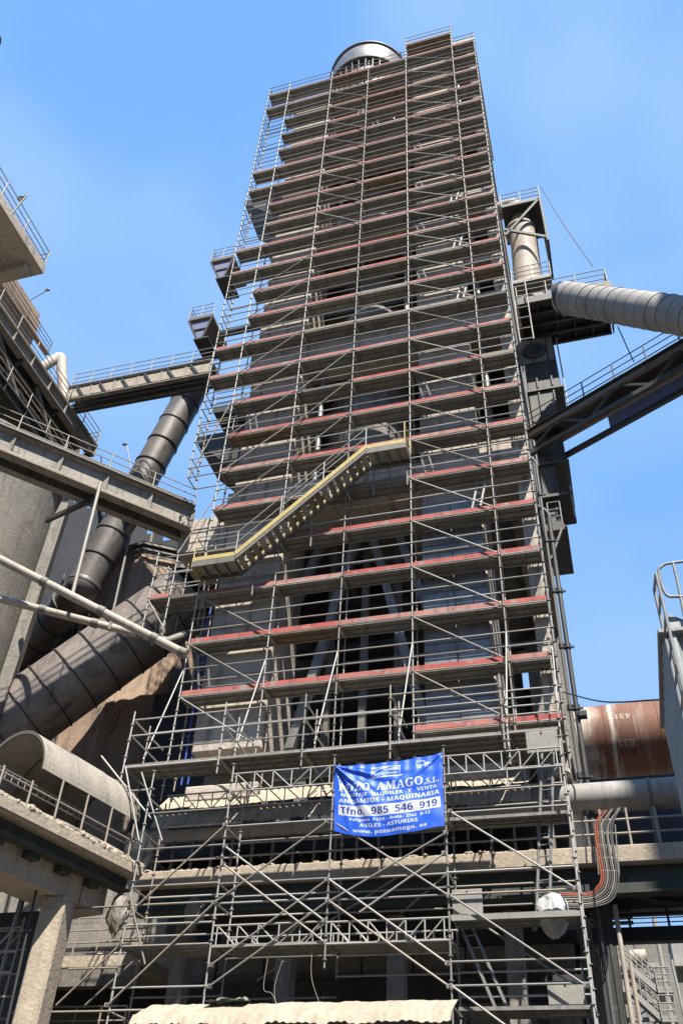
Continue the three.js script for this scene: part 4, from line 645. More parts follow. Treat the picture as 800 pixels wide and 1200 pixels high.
{ // left plant on top of the silo
  const X = -18.3, y = 34.5, t = thing('process_plant', 'pipe-laden steel process building standing on the silo', 'building', V(-21, 29.4, -1));
  part(t, 'body', boxG(-26, -19.9, 29.4, 35.5, -6, 8), M.concreteGrey);
  for (let z = -6; z < 8; z += 1.3) part(t, 'wall_sheet', bevelBoxG(-19.9, -19.82, 29.6, 35.4, z, z + 1.25, 0.01), M.concreteTan);
  // top walkway along the edge
  girder(t, V(X, y, -5.2), V(X, y, 9), 0.75, M.dustySteel, 1.6, 0.2); part(t, 'deck_plate', boxG(-19.8, X + 0.2, y + 0.03, y + 0.09, -5.2, 9), M.steel); railing(t, [V(X + 0.1, y + 0.09, -5.2), V(X + 0.1, y + 0.09, 9)], { gap: 1.6 }); railing(t, [V(X + 0.1, y + 0.09, -5.2), V(-19.8, y + 0.09, -5.2)], { gap: 1.6 });
  for (const z of [-5, -1.7, 1.6, 4.9]) { part(t, 'bracket', beamG(V(X, y - 0.8, z), V(-19.7, y - 2.6, z), 0.12, 0.16), M.darkSteel); part(t, 'bracket', beamG(V(X, y - 0.78, z), V(-19.7, y - 0.78, z), 0.12, 0.16), M.darkSteel); }
  // lower walkway
  const yl = 31.2; girder(t, V(X + 0.3, yl, -4.5), V(X + 0.3, yl, 9), 0.5, M.darkSteel, 1.6, 0.14); part(t, 'deck_plate', boxG(-19.8, X + 0.45, yl + 0.03, yl + 0.08, -4.5, 9), M.steel); railing(t, [V(X + 0.35, yl + 0.08, -4.5), V(X + 0.35, yl + 0.08, 9)], { gap: 1.8 });
  const mats = [M.pipeWhite, M.steel, M.clad, M.darkSteel, M.concreteTan];
  for (const [dx, py, r, m] of [[0.55, 33.1, 0.16, 0], [0.35, 32.6, 0.1, 2], [0.8, 32.2, 0.22, 1], [0.3, 30.5, 0.2, 0], [0.6, 30.0, 0.28, 4], [0.25, 29.6, 0.12, 2], [0.9, 33.6, 0.12, 2]]) part(t, 'pipe', tubeG(V(-19.8 + dx, py, -5), V(-19.8 + dx, py, 8), r, 12), mats[m]);
  for (let z = -4.8; z < 8; z += 0.8) { const yy = rr(29.5, 33), h = rr(0.2, 0.7); part(t, 'valve_box', bevelBoxG(-19.75, -19.75 + rr(0.4, 1.0), yy, yy + h, z, z + rr(0.2, 0.5), 0.02), pick([M.clad, M.pipeWhite, M.darkSteel, M.steel])); bar(t, 'riser_pipe', V(-19.3 + rr(-.3, .5), rr(29.5, 30.5), z + 0.4), V(-19.3 + rr(-.3, .3), rr(32, 33.9), z + rr(0.1, 0.6)), rr(0.03, 0.08), pick([M.pipeWhite, galv[0], M.darkSteel])); }
  for (const [z0, y0, z1, y1] of [[8, 34, 2, 30.5], [4, 34, -2, 30], [0, 33.6, -4.6, 30.2], [8, 31, 3, 28.6]]) part(t, 'steel_brace', beamG(V(X - 0.15, y0, z0), V(X - 0.15, y1, z1), 0.14, 0.18), M.steel);
  // catwalk stairs down at the end
  for (const h of [0, 0.5, 1.0]) bar(t, 'stair_rail', V(X + 0.4, 33.0 + h, -5.4), V(X + 1.1, 27.6 + h, -7.5), 0.03, M.darkSteel); part(t, 'stair_stringer', beamG(V(X + 0.4, 32.9, -5.4), V(X + 1.1, 27.5, -7.5), 0.06, 0.25), M.darkSteel);
  // white pipe elbow above the walkway
  part(t, 'vent_pipe', pathTube([at(48, 432, { z: -2.4 }), at(60, 424, { z: -2.7 }), at(70, 418, { z: -3 }), at(72.5, 421, { z: -3 }), at(73, 440, { z: -3 }), at(76, 470, { z: -3 })], 0.28, 16, 50, false, 0.15), M.pipeWhite);
}
{ // tan penthouse behind the plant walkway
  const t = thing('roof_house', 'pale tan roof house with overhanging roof above the left plant', 'building', V(-25, 35.5, -3));
  const c = at(35, 408, { z: -4.6 }); 
  part(t, 'wall', boxG(c.x - 6, c.x, c.y - 3, c.y + 2.6, -4.6, 3), M.concreteTan); const r = at(20, 362, { z: -3.2 }); part(t, 'roof', bevelBoxG(r.x - 6, r.x + 0.6, r.y - 0.2, r.y + 0.9, -4.6, 0.6, 0.05), M.concreteTan);
  const d = at(52, 388, { z: -5 }); railing(t, [V(d.x, d.y - 1, -6), V(d.x + 0.1, d.y - 1, 1)], { gap: 1.4, mats: [M.darkSteel, M.steel] }); part(t, 'side_ledge', boxG(c.x, d.x + 0.1, d.y - 1.2, d.y - 1.0, -6, 1), M.concreteTan);
}
function lampPost(label, p, h, lean, armdir) {
  const t = thing('lamp_post', label, 'lamp', p), top = p.clone().add(V(lean, h, 0)), e = top.clone().add(armdir);
  part(t, 'post', pathTube([p, lerpV(p, top, 0.6), top, e], 0.035, 8, 30, false, 0.1), railPaint[0]); const hd = part(t, 'lamp_head', new THREE.SphereGeometry(0.11, 14, 10).scale(1.7, 0.6, 1).translate(e.x, e.y, e.z), M.clad); part(hd, 'lamp_glass', new THREE.SphereGeometry(0.08, 12, 8).scale(1.4, 0.5, 0.9).translate(e.x, e.y - 0.04, e.z), M.plastic);
}
{ const p = at(25, 373, { z: -4.6 }); lampPost('small lamp post on the tan roof house', p, 1.9, 0.1, at(56, 340, { z: -4.6 }).sub(p).sub(V(0.1, 1.9, 0))); }
{ // high slab at the upper left
  const y = 31.5, c = at(52, 321, { y }), t = thing('roof_slab', 'concrete roof slab with railing and lamp high at upper left', 'slab', V(c.x - 3, y, c.z + 3));
  part(t, 'slab', bevelBoxG(c.x - 9, c.x, y, y + 0.3, c.z, c.z + 8, 0.03), M.concrete); part(t, 'edge_beam', bevelBoxG(c.x - 0.35, c.x - 0.05, y - 0.001, y + 0.55, c.z + 0.05, c.z + 8, 0.02), M.concrete);
  for (const z of [c.z + 0.4, c.z + 3.4, c.z + 6.4]) part(t, 'soffit_beam', boxG(c.x - 9, c.x - 0.4, y - 0.35, y - 0.002, z, z + 0.3), M.concrete);
  part(t, 'column', boxG(c.x - 6.6, c.x - 5.4, 0, y - 0.36, c.z + 5, c.z + 6.2), M.concreteGrey);
  railing(t, [V(c.x - 8, y + 0.3, c.z + 0.08), V(c.x - 0.1, y + 0.3, c.z + 0.08), V(c.x - 0.1, y + 0.55, c.z + 8)], { gap: 1.6, rails: [0.4, 0.75, 1.1], h: 1.1 });
  const p = at(13, 252, { x: c.x - 0.1 }); lampPost('lamp post leaning over the high roof slab railing', p, 1.35, 0.3, V(-0.35, 0.05, -0.1));
  const q = at(-8, 42, { z: 5 }); const k = thing('roof_vent', 'tiny dark vent hood high in the upper left corner', 'vent', q); part(k, 'hood', new THREE.CylinderGeometry(0.25, 0.7, 0.7, 16).translate(q.x, q.y, q.z), M.steel); part(k, 'stack', tubeG(q, q.clone().sub(V(0.2, 30, 0)), 0.2, 12), M.steel); part(k, 'cap', new THREE.CylinderGeometry(0.72, 0.72, 0.08, 16).translate(q.x, q.y - 0.35, q.z), M.darkSteel);
}
{ const p = at(155, 560, { z: -8 }), e = at(149, 522, { z: -8 }); lampPost('small lamp post behind the girder walkway railing', p, e.y - p.y, e.x - p.x, V(-0.15, 0.12, 0)); }
// small platforms on the tower's left flank
function flank(label, [ax, ay], [bx, by], z, drop) {
  const a = at(ax, ay, { z }), b = V(at(bx, by, { z }).x, a.y, z), t = thing('side_platform', label, 'platform', V(a.x, a.y - drop, z));
  part(t, 'floor', boxG(a.x, b.x, a.y, a.y + 0.15, z - 2.2, z), M.steel); railing(t, [V(b.x, a.y + 0.15, z), V(a.x, a.y + 0.15, z), V(a.x, a.y + 0.15, z - 2.2)], { gap: 0.9 });
  const sh = new THREE.Shape(); sh.moveTo(a.x + 0.12, -0.08); sh.lineTo(b.x - 0.1, -0.08); sh.lineTo(b.x - 0.4, -drop + 0.05); sh.lineTo(a.x + 0.75, -drop + 0.05); part(t, 'hopper_plate', new THREE.ExtrudeGeometry(sh, { depth: 0.05, bevelEnabled: false }).translate(0, a.y, z - 0.2), M.blueSheet); part(t, 'cross_bar', boxG(a.x + 0.4, b.x - 0.2, a.y - drop * 0.5, a.y - drop * 0.5 + 0.08, z - 0.14, z - 0.08), M.darkSteel);
  for (const [x0, x1] of [[a.x, a.x + 0.75], [b.x, b.x - 0.35]]) part(t, 'strut', beamG(V(x0, a.y, z - 0.03), V(x1, a.y - drop, z - 0.03), 0.08, 0.12), M.darkSteel); part(t, 'bottom_beam', boxG(a.x + 0.6, b.x, a.y - drop - 0.1, a.y - drop, z - 1.6, z), M.darkSteel);
  part(t, 'wall_bracket', boxG(b.x, -7.95, a.y - 0.3, a.y, z - 1.4, z - 1.1), M.darkSteel);
}
flank('small railed hopper platform on the tower flank above the footbridge', [247, 307], [274, 300], -4, 1.9);
flank('small railed hopper platform beside the footbridge end', [221, 376], [250, 366], -4, 1.8);
function wedge(label, x0, y0, w, h, z0, z1) { const t = thing('corbel_platform', label, 'platform', V(x0, y0 - h, z0)); const s = new THREE.Shape(); s.moveTo(x0, y0); s.lineTo(x0 + w, y0); s.lineTo(x0 + w, y0 - h); s.lineTo(x0, y0 - 0.25); part(t, 'bracket_body', new THREE.ExtrudeGeometry(s, { depth: z1 - z0, bevelEnabled: false }).translate(0, 0, z0), M.darkSteel); railing(t, [V(x0 + 0.05, y0, z1 - 0.05), V(x0 + w, y0, z1 - 0.05)], { gap: 0.9 }); }
{ const a = at(287, 236, { z: -2.4 }), b = at(231, 513, { z: -2.4 }), c = at(250, 478, { z: -2.4 }); wedge('dark corbelled platform high on the tower flank', a.x, a.y, -8 - a.x, 3.0, -5, -2.4); wedge('dark corbelled platform above the girder walkway end', b.x, b.y, -8 - b.x, 2.9, -5, -2.4); wedge('dark corbelled platform below the footbridge', c.x, c.y, -8 - c.x, 1.0, -5, -2.4); }
// small scaffold bay at the stair foot
{
  const t = thing('scaffold_bay', 'small scaffold bay left of the lower stair landing', 'scaffold', V(-9, 19.5, -0.6)); const xs = [at(186, 650, { z: -0.4 }).x, at(209, 650, { z: -0.4 }).x, -7.75], ys = [20.0, 20.55, 21.1, 21.9];
  for (const x of xs) { standard(t, x, -0.4, 18.6, 22.2); standard(t, x, -1.3, 18.6, 22.2); }
  for (let i = 0; i < 2; i++) for (const z of [-0.4, -1.3]) for (const y of ys) bar(t, 'ledger', V(xs[i], y, z), V(xs[i + 1], y, z), 0.024, g4()); put(t, 'toe_board', toeG(xs[1] - xs[0])[1], red[1], xs[0], 20.05, -0.42); put(t, 'deck', deckG(xs[2] - xs[0], 0.85), deckMat[0], xs[0], 20, -0.45);
  bar(t, 'diagonal_brace', V(xs[0], 20, -0.36), V(xs[1], 18.7, -0.36), 0.024, g4()); bar(t, 'diagonal_brace', V(xs[1], 22, -0.36), V(xs[2], 25, -0.3), 0.024, g4());
}
for (const [lab, dx] of [['bright blue hose running down the left scaffold upright', 0], ['bright blue hose beside the left scaffold upright, inner one', 0.22]]) { const t = thing('blue_hose', lab, 'hose', V(-7.9 + dx, 12.9, -0.85)); part(t, 'hose', pathTube([V(-7.6 + dx, 19.8, -0.9), V(-7.66 + dx, 17.5, -0.86), V(-7.62 + dx, 15, -0.9), V(-7.6 + dx, 12.95, -0.88)], 0.032, 8, 30), M.blue); for (const y of [18.6, 16.6, 14.6]) part(t, 'hose_clip', new THREE.CylinderGeometry(0.045, 0.045, 0.05, 10).translate(-7.64 + dx, y, -0.88), galv[1]); }
// ---------------------------------------------------------------- right side of the tower
{ // dark casing shaft
  const t = thing('casing_shaft', 'tall dark steel casing on the right flank of the tower', 'shaft', V(5.3, 0, -4));
  const seg = [[33.3, 29.8, 5.85], [29.7, 25.6, 5.55], [25.5, 22.4, 5.1]];
  for (const [y1, y0, x1] of seg) { part(t, 'casing', bevelBoxG(4.5, x1, y0, y1, -5.2, -2.5, 0.03), M.darkSteel); for (const x of [4.9, 5.5]) part(t, 'casing_rib', boxG(x, x + 0.06, y0 + 0.1, y1 - 0.1, -2.5, -2.42), M.darkSteel); part(t, 'casing_flange', boxG(4.45, x1 + 0.1, y0 - 0.1, y0 - 0.002, -5.3, -2.4), M.darkSteel); }
  const q = at(631, 412, { z: -2.5 }); part(t, 'round_flange', new THREE.TorusGeometry(0.42, 0.09, 10, 32).translate(q.x - 0.2, q.y, -2.4), M.darkSteel); part(t, 'flange_box', boxG(q.x - 1.0, q.x + 0.6, q.y - 0.75, q.y + 0.75, -2.49, -2.42), M.steel); part(t, 'round_opening', new THREE.CylinderGeometry(0.4, 0.4, 0.1, 32).rotateX(Math.PI / 2).translate(q.x - 0.2, q.y, -2.4), M.black);
  bar(t, 'side_pipe', V(6.0, 28, -2.55), V(6.0, 33, -2.55), 0.03, galv[0]);
}
for (const [lab, y, x1, h] of [['small dark platform on the right flank under the casing', 0, 0, 0]]) {
  const a = at(660, 612, { z: -2.2 }), t = thing('flank_platform', lab, 'platform', V(5, a.y - 1, -3)); part(t, 'floor', boxG(4.4, a.x, a.y - 0.3, a.y, -4.4, -2.2), M.darkSteel); railing(t, [V(4.6, a.y, -2.25), V(a.x - 0.05, a.y, -2.25), V(a.x - 0.05, a.y, -4.3)], { gap: 0.7, mats: [railPaint[1], M.darkSteel] });
  part(t, 'strut', beamG(V(4.5, a.y - 1.5, -2.24), V(a.x - 0.1, a.y - 0.3, -2.2), 0.07, 0.07), M.steel);
  const b = at(670, 575, { z: -2.2 }); part(t, 'upper_ledge', boxG(4.4, b.x, b.y - 0.12, b.y, -4, -2.2), M.darkSteel); bar(t, 'guard_post', V(b.x - 0.05, b.y - 1.2, -2.25), V(b.x - 0.05, b.y + 0.3, -2.25), 0.025, galv[0]);
}
let platY = 0;
{ // railed platform with ribbed underside
  const c = at(712, 333, { z: -0.8 }), y = c.y, f = at(716, 386, { y }); platY = y;
  const t = thing('duct_platform', 'railed platform with ribbed steel underside where the pale duct passes', 'platform', V(6.5, y - 0.4, -2));
  const x0 = 4.62, x1 = c.x, z1 = -0.8, z0 = f.z; 
  part(t, 'deck_plate', boxG(x0, x1, y, y + 0.06, z0, z1), M.darkSteel);
  for (let z = z0; z < z1 + 0.01; z += (z1 - z0) / 4) part(t, 'floor_beam', boxG(x0, x1, y - 0.28, y - 0.002, z - 0.05, z + 0.05), M.darkSteel);
  for (let x = x0 + 0.05; x < x1 + 0.1; x += (x1 - x0 - 0.1) / 5) part(t, 'floor_rib', boxG(x - 0.03, x + 0.03, y - 0.2, y - 0.003, z0 + 0.06, z1 - 0.06), M.darkSteel);
  part(t, 'edge_channel', boxG(x0, x1 + 0.05, y - 0.3, y + 0.12, z1 + 0.051, z1 + 0.1), M.darkSteel); part(t, 'edge_channel', boxG(x1 + 0.051, x1 + 0.1, y - 0.3, y + 0.12, z0, z1 + 0.1), M.darkSteel);
  railing(t, [V(x0, y + 0.07, z1), V(x1, y + 0.07, z1), V(x1, y + 0.07, z0)], { gap: 1.1 });
  part(t, 'access_frame', [tubeG(V(4.5, y - 3, -0.5), V(4.5, y + 1.4, -0.5), 0.03), tubeG(V(5.05, y - 3.0, -0.5), V(5.05, y + 1.2, -0.5), 0.03), ...[-2.9, -2.2, -1.5, -0.8, 0, 0.7].map((d) => tubeG(V(4.5, y + d, -0.5), V(5.05, y + d, -0.5), 0.02))], railPaint[0]);
}
{ // vent stack with hood platform
  const t = thing('vent_stack', 'pale vent stack with elbow on the right flank', 'pipe', V(5.2, platY, -2.6)); const b = at(612, 306, { z: -2.6 }), m = at(612, 270, { z: -2.6 });
  part(t, 'pipe', tubeG(V(b.x, platY + 0.1, -2.6), V(m.x, m.y, -2.6), 0.66, 28), M.pipeWhite); const e = at(592, 246, { z: -2.9 });
  part(t, 'elbow', pathTube([V(m.x, m.y - 0.2, -2.6), V(m.x, m.y + 0.6, -2.6), V(mix(m.x, e.x, 0.3), e.y - 0.35, -2.7), V(e.x - 0.3, e.y, -2.9), V(e.x - 2, e.y + 0.1, -3.2)], 0.46, 24, 30), M.wrap);
  for (const y of [m.y - 0.1, platY + 1.6, platY + 3.0]) part(t, 'flange', new THREE.CylinderGeometry(0.76, 0.76, 0.14, 28).translate(mix(b.x, m.x, 0.5), y, -2.6), M.pipeWhite);
  const p = thing('stack_platform', 'small railed platform and truss above the pale vent stack', 'platform', V(5.5, m.y, -2)); const c = at(632, 232, { z: -1.6 }), y = c.y, x1 = c.x;
  part(p, 'deck_plate', boxG(4.5, x1, y, y + 0.08, -3.9, -1.6), M.darkSteel); railing(p, [V(4.5, y + 0.08, -1.65), V(x1, y + 0.08, -1.65), V(x1, y + 0.08, -3.8)], { gap: 0.9 });
  const lo = at(637, 283, { z: -1.6 }); for (const [a, d] of [[V(4.5, y - 0.1, -1.6), V(x1, y - 0.1, -1.6)], [V(x1, y, -1.6), V(x1, lo.y, -1.6)], [V(x1, y, -3.8), V(x1, lo.y, -3.8)], [V(4.5, lo.y + 1.2, -1.6), V(x1, y, -1.6)], [V(x1, lo.y, -1.6), V(x1, lo.y, -3.8)], [V(x1, y, -3.8), V(x1, lo.y, -1.6)], [V(4.5, lo.y + 1.7, -1.6), V(x1, lo.y + 0.3, -1.6)]]) part(p, 'truss_member', beamG(a, d, 0.1, 0.14), M.darkSteel);
  part(p, 'side_grille', boxG(x1 - 0.04, x1 - 0.02, lo.y + 0.1, y - 0.1, -3.7, -1.7), M.steel);
  const l = thing('lower_railing', 'railed ledge around the foot of the vent stack', 'platform', V(5.2, platY + 1.7, -1.3)); const q = at(645, 322, { z: -1.2 }); part(l, 'ledge', boxG(4.5, q.x, q.y - 0.1, q.y, -1.9, -1.2), M.steel); railing(l, [V(4.5, q.y, -1.2), V(q.x, q.y, -1.2), V(q.x, q.y, -1.9)], { gap: 0.8 });
}
{ // pale wrapped duct running right
  const a = at(662, 349, { z: 0.2 }), b = at(818, 373, { z: 3.0 }), t = thing('wrapped_duct', 'pale sheet-wrapped duct running right from the platform', 'duct', a); ringedDuct(t, a, b.clone().add(b.clone().sub(a).multiplyScalar(0.8)), 0.66, M.wrap, 0.58, 'duct_wrap', undefined, 0.018);
  part(t, 'end_collar', tubeG(a.clone().add(V(-0.25, 0.05, -0.1)), a, 0.7, 28), M.darkSteel);
}
{ // inclined-looking gallery walkway on the right
  const y = 27.2, a = at(618, 512, { y }), b = at(812, 399, { y }), t = thing('truss_gallery', 'dark steel truss walkway with railing leaving the tower to the right', 'walkway', V((a.x + b.x) / 2, y - 1.2, (a.z + b.z) / 2)); 
  const B = b.clone().add(b.clone().sub(a).multiplyScalar(0.5)), d = B.clone().sub(a).normalize(), s = V(d.z, 0, -d.x); if (s.x < 0) s.negate(); const dn = V(0, -0.95, 0), off = s.clone().multiplyScalar(1.0);
  for (const o of [V(0, 0, 0), off]) { part(t, 'top_chord', beamG(a.clone().add(o), B.clone().add(o), 0.16, 0.22), M.steel); part(t, 'bottom_chord', beamG(a.clone().add(o).add(dn), B.clone().add(o).add(dn), 0.16, 0.2), M.darkSteel);
    const n = 4; if (o !== off) for (let k = 0; k < n; k++) { const p = lerpV(a, B, k / n).add(o), q = lerpV(a, B, (k + 0.5) / n).add(o), r = lerpV(a, B, (k + 1) / n).add(o); part(t, 'web_member', beamG(p.clone().add(dn), q, 0.08, 0.1), M.darkSteel); part(t, 'web_member', beamG(q, r.clone().add(dn), 0.08, 0.1), M.darkSteel); } }
  part(t, 'floor_plate', beamG(a.clone().addScaledVector(off, 0.5).add(V(0, 0.16, 0)), B.clone().addScaledVector(off, 0.5).add(V(0, 0.16, 0)), 1.4, 0.04), M.darkSteel);
  part(t, 'blue_sheet', beamG(lerpV(a, B, 0.28).add(off).add(V(0, -0.52, 0)), lerpV(a, B, 0.99).add(off).add(V(0, -0.52, 0)), 0.02, 0.62), M.blueSheet);
  for (const o of [V(0, 0.17, 0), off.clone().add(V(0, 0.17, 0))]) railing(t, [a.clone().add(o), B.clone().add(o)], { gap: 1.3, mats: [M.darkSteel, M.darkSteel], toe: 0 });
  for (let k = 0; k < 26; k++) bar(t, 'roller', lerpV(a, B, k / 26).add(V(0, 0.32, 0)), lerpV(a, B, k / 26).add(off).add(V(0, 0.32, 0)), 0.05, M.steel);
}
{ // cables in the air
  const wire = (label, p, q, sag) => { const t = thing('wire', label, 'wire', p); const m = lerpV(p, q, 0.5).sub(V(0, sag, 0)); part(t, 'wire', pathTube([p, m, q], 0.022, 5, 24), M.black); };
  wire('thin wire from the stack platform to the duct platform', at(633, 219, { z: -1.7 }), at(694, 312, { z: -0.9 }), 0.35); wire('thin wire hanging from the pale duct to the truss walkway', at(723, 382, { z: 1.4 }), at(742, 424, { z: 0.4 }), 0.05); wire('thin wire stretched from the tower to the ribbed shed', at(655, 810, { z: -1.4 }), at(772, 820, { z: 4 }), 0.2);
}
{ // black downpipes at the tower corner
  for (const [lab, x, z, y0, y1, r, m] of [['black downpipe with collars at the tower corner', 4.62, -1.15, 0, 21.5, 0.075, M.darkSteel], ['blue grey downpipe next to the collared downpipe', 4.44, -1.1, 0, 24, 0.05, M.cableGrey]]) { const t = thing('downpipe', lab, 'pipe', V(x, 0, z)); part(t, 'pipe', tubeG(V(x, y0, z), V(x, y1, z), r, 14), m); for (let y = 12.3; y < y1; y += 2.1) { part(t, 'collar', tubeG(V(x, y, z), V(x, y + 0.16, z), r + 0.035, 14), M.black); part(t, 'wall_clip', boxG(x - 0.02, x + 0.2, y + 0.02, y + 0.08, z - 0.03, z + 0.03), M.black); } part(t, 'bend', pathTube([V(x, y1, z), V(x - 0.02, y1 + 0.5, z), V(x - 0.4, y1 + 0.9, z), V(x - 1.1, y1 + 1.1, z - 0.1)], r, 12, 24), m); }
  const c = at(679, 838, { z: -1.1 }), t = thing('flood_lamp', 'black floodlight on a bracket in front of the rusty kiln', 'lamp', c); part(t, 'housing', bevelBoxG(c.x - 0.05, c.x + 0.2, c.y - 0.1, c.y + 0.1, c.z - 0.12, c.z + 0.12, 0.03), M.black); part(t, 'bracket', pathTube([c, c.clone().add(V(-0.15, -0.15, 0)), V(4.65, c.y - 0.2, -1.1)], 0.025, 8, 12), M.black);
}
{ // rotary kiln
  const z = -16, a = at(650, 874, { z }), b = at(860, 871, { z }), r = 1.62, L = 13; const cv = document.createElement('canvas'); cv.width = 1024; cv.height = 1024; const c = cv.getContext('2d'); const img = c.createImageData(1024, 1024);
  for (let j = 0; j < 1024; j++) for (let i = 0; i < 1024; i++) { const u = i / 1024, v = j / 1024, n = fbm(u, v, 8, 5, 301), st = fbm(u, v, 60, 3, 305, 4); let q = lerp3([0.25, 0.102, 0.06], [0.19, 0.08, 0.05], smooth(0.35, 0.65, n)); const w = smooth(0.16, 0.08, u + (n - 0.5) * 0.2) * 0.9 + smooth(0.012, 0.002, Math.abs(u - 0.2 - (n - 0.5) * 0.03)) * 0.7 + smooth(0.6, 0.75, st) * smooth(0.36, 0.1, u) * 0.45 + smooth(0.66, 0.75, st) * 0.12; q = lerp3(q, [0.62, 0.55, 0.48], clamp(w)); const k = (j * 1024 + i) * 4, g = 1 + (fbm(u, v, 128, 2, 310) - 0.5) * 0.3; for (let m = 0; m < 3; m++) img.data[k + m] = 255 * enc(clamp(q[m] * g)); img.data[k + 3] = 255; }
  c.putImageData(img, 0, 0);
  const uOf = (px) => (at(px, 872, { z: z + r }).x - a.x) / L; // axial place of the marks
  c.font = 'bold 38px monospace'; c.textAlign = 'center'; c.textBaseline = 'middle';
  for (const [v, col, s] of [[1 - 0.168, '#c9c2b8', 'B31'], [1 - 0.128, '#241512', 'B31'], [1 - 0.29, '#d8d0c4', '431']]) { c.save(); c.translate(uOf(734) * 1024, v * 1024); c.scale(0.85, 1); c.rotate(Math.PI); c.globalAlpha = 0.75; c.fillStyle = col; c.fillText(s, 0, 0); c.restore(); }
  const tx = new THREE.CanvasTexture(cv); tx.colorSpace = THREE.SRGBColorSpace; tx.wrapS = tx.wrapT = THREE.RepeatWrapping; tx.magFilter = THREE.LinearFilter;
  // shell as a grid: u along the axis, v around from the lower front (0) upwards
  const nA = 24, nC = 96, pos = [], uv = [], nor = [], ind = []; for (let i = 0; i <= nA; i++) for (let k = 0; k <= nC; k++) { const th = -Math.PI * 0.5 + k / nC * 2 * Math.PI, s = i / nA; pos.push(a.x + s * L, a.y + Math.sin(th) * r, z + Math.cos(th) * r); nor.push(0, Math.sin(th), Math.cos(th)); uv.push(s, k / nC); }
  for (let i = 0; i < nA; i++) for (let k = 0; k < nC; k++) { const p = i * (nC + 1) + k; ind.push(p, p + nC + 1, p + 1, p + 1, p + nC + 1, p + nC + 2); }
  const g = new THREE.BufferGeometry(); g.setAttribute('position', new THREE.Float32BufferAttribute(pos, 3)); g.setAttribute('normal', new THREE.Float32BufferAttribute(nor, 3)); g.setAttribute('uv', new THREE.Float32BufferAttribute(uv, 2)); g.setIndex(ind);
  const t = thing('rotary_kiln', 'rusty brown rotary kiln cylinder right of the tower', 'kiln', V(a.x + L / 2, 0, z)), sh = part(t, 'shell', g, std({ map: tx, roughness: 0.75, side: THREE.DoubleSide }), true);
  for (let x = a.x + 2.3, k = 0; x < a.x + L; x += 2.3, k++) { part(sh, 'weld_seam', new THREE.TorusGeometry(r, 0.018, 6, 72).rotateY(Math.PI / 2).translate(x, a.y, z), std({ color: lin(0.2, 0.075, 0.045) })); for (let m = 0; m < 3; m++) for (const dz of [0.0]) part(sh, 'bolt_lug', boxG(x - 0.9 + m * 0.26, x - 0.78 + m * 0.26, a.y + r - 0.01, a.y + r + 0.1, z + 0.1, z + 0.2), M.black); }
  for (const x of [a.x + 12]) part(t, 'support_pier', boxG(x, x + 2, 0, a.y - r - 0.1, z - 1.5, z + 1.5), M.concreteGrey); part(t, 'end_hood', boxG(a.x - 2, a.x + 0.1, a.y - 2.2, a.y + 2, z - 2, z + 1.9), M.darkSteel);
}
{ // grey pipe and pipe bridge under the kiln
  const a = at(600, 935, { z: -1.0 }), b = at(800, 931, { z: -1.0 }), t = thing('grey_pipe', 'thick pale grey pipe running right above the gallery slab', 'pipe', V(5, 10.2, -1)); const p = at(672, 917, { z: -1 }), q = at(672, 950, { z: -1 }), r = p.distanceTo(q) / 2 * 1.02, y = (p.y + q.y) / 2;
  part(t, 'pipe', tubeG(V(1.4, y, -1.2), V(9, y, -1.2), r, 32), M.wrap); for (const x of [3.5, 6.2, 8]) { part(t, 'saddle', boxG(x - 0.08, x + 0.08, 10.165, y - r + 0.05, -1.4, -1.0), M.steel); part(t, 'strap', tubeG(V(x - 0.04, y, -1.2), V(x + 0.04, y, -1.2), r + 0.02, 32), M.steel); }
}
{ // cable trays and cables bending round the corner
  const t = thing('cable_tray', 'bundle of cables on a tray bending round the scaffold corner', 'cables', V(4.6, 8.6, -0.1)); const z = -0.1, q = (px, py) => at(px, py, { z });
  const n = 9; for (let k = 0; k < n; k++) { const f = k / (n - 1), mat = k < 2 ? M.cableOrange : k % 3 ? M.cableGrey : galv[3]; const o = f * 20; part(t, k < 2 ? 'orange_cable' : 'grey_cable', pathTube([q(706 + o * 1.1 + 3 * Math.sin(k * 2.3), 950 - 4 * f), q(697 + o, 968), q(700 + o + 1.6 * Math.sin(k * 3.1), 1000), q(704 + o * 1.02, 1028), q(699 + o * 0.9, 1040 + o * 0.7), q(688 + o * 0.2, 1047 + o * 0.8), q(655, 1047 + o * 0.85)], k < 3 ? 0.024 : 0.02, 7, 50, false, 0.5), mat); }
  for (const py of [975, 990, 1005, 1020]) bar(t, 'tray_rung', q(698 + (py - 975) * 0.1, py), q(722 + (py - 975) * 0.08, py + 1), 0.014, galv[0]); for (const o of [-1, 23]) bar(t, 'tray_side', q(697 + o, 966), q(702 + o, 1025), 0.016, galv[1]);
}
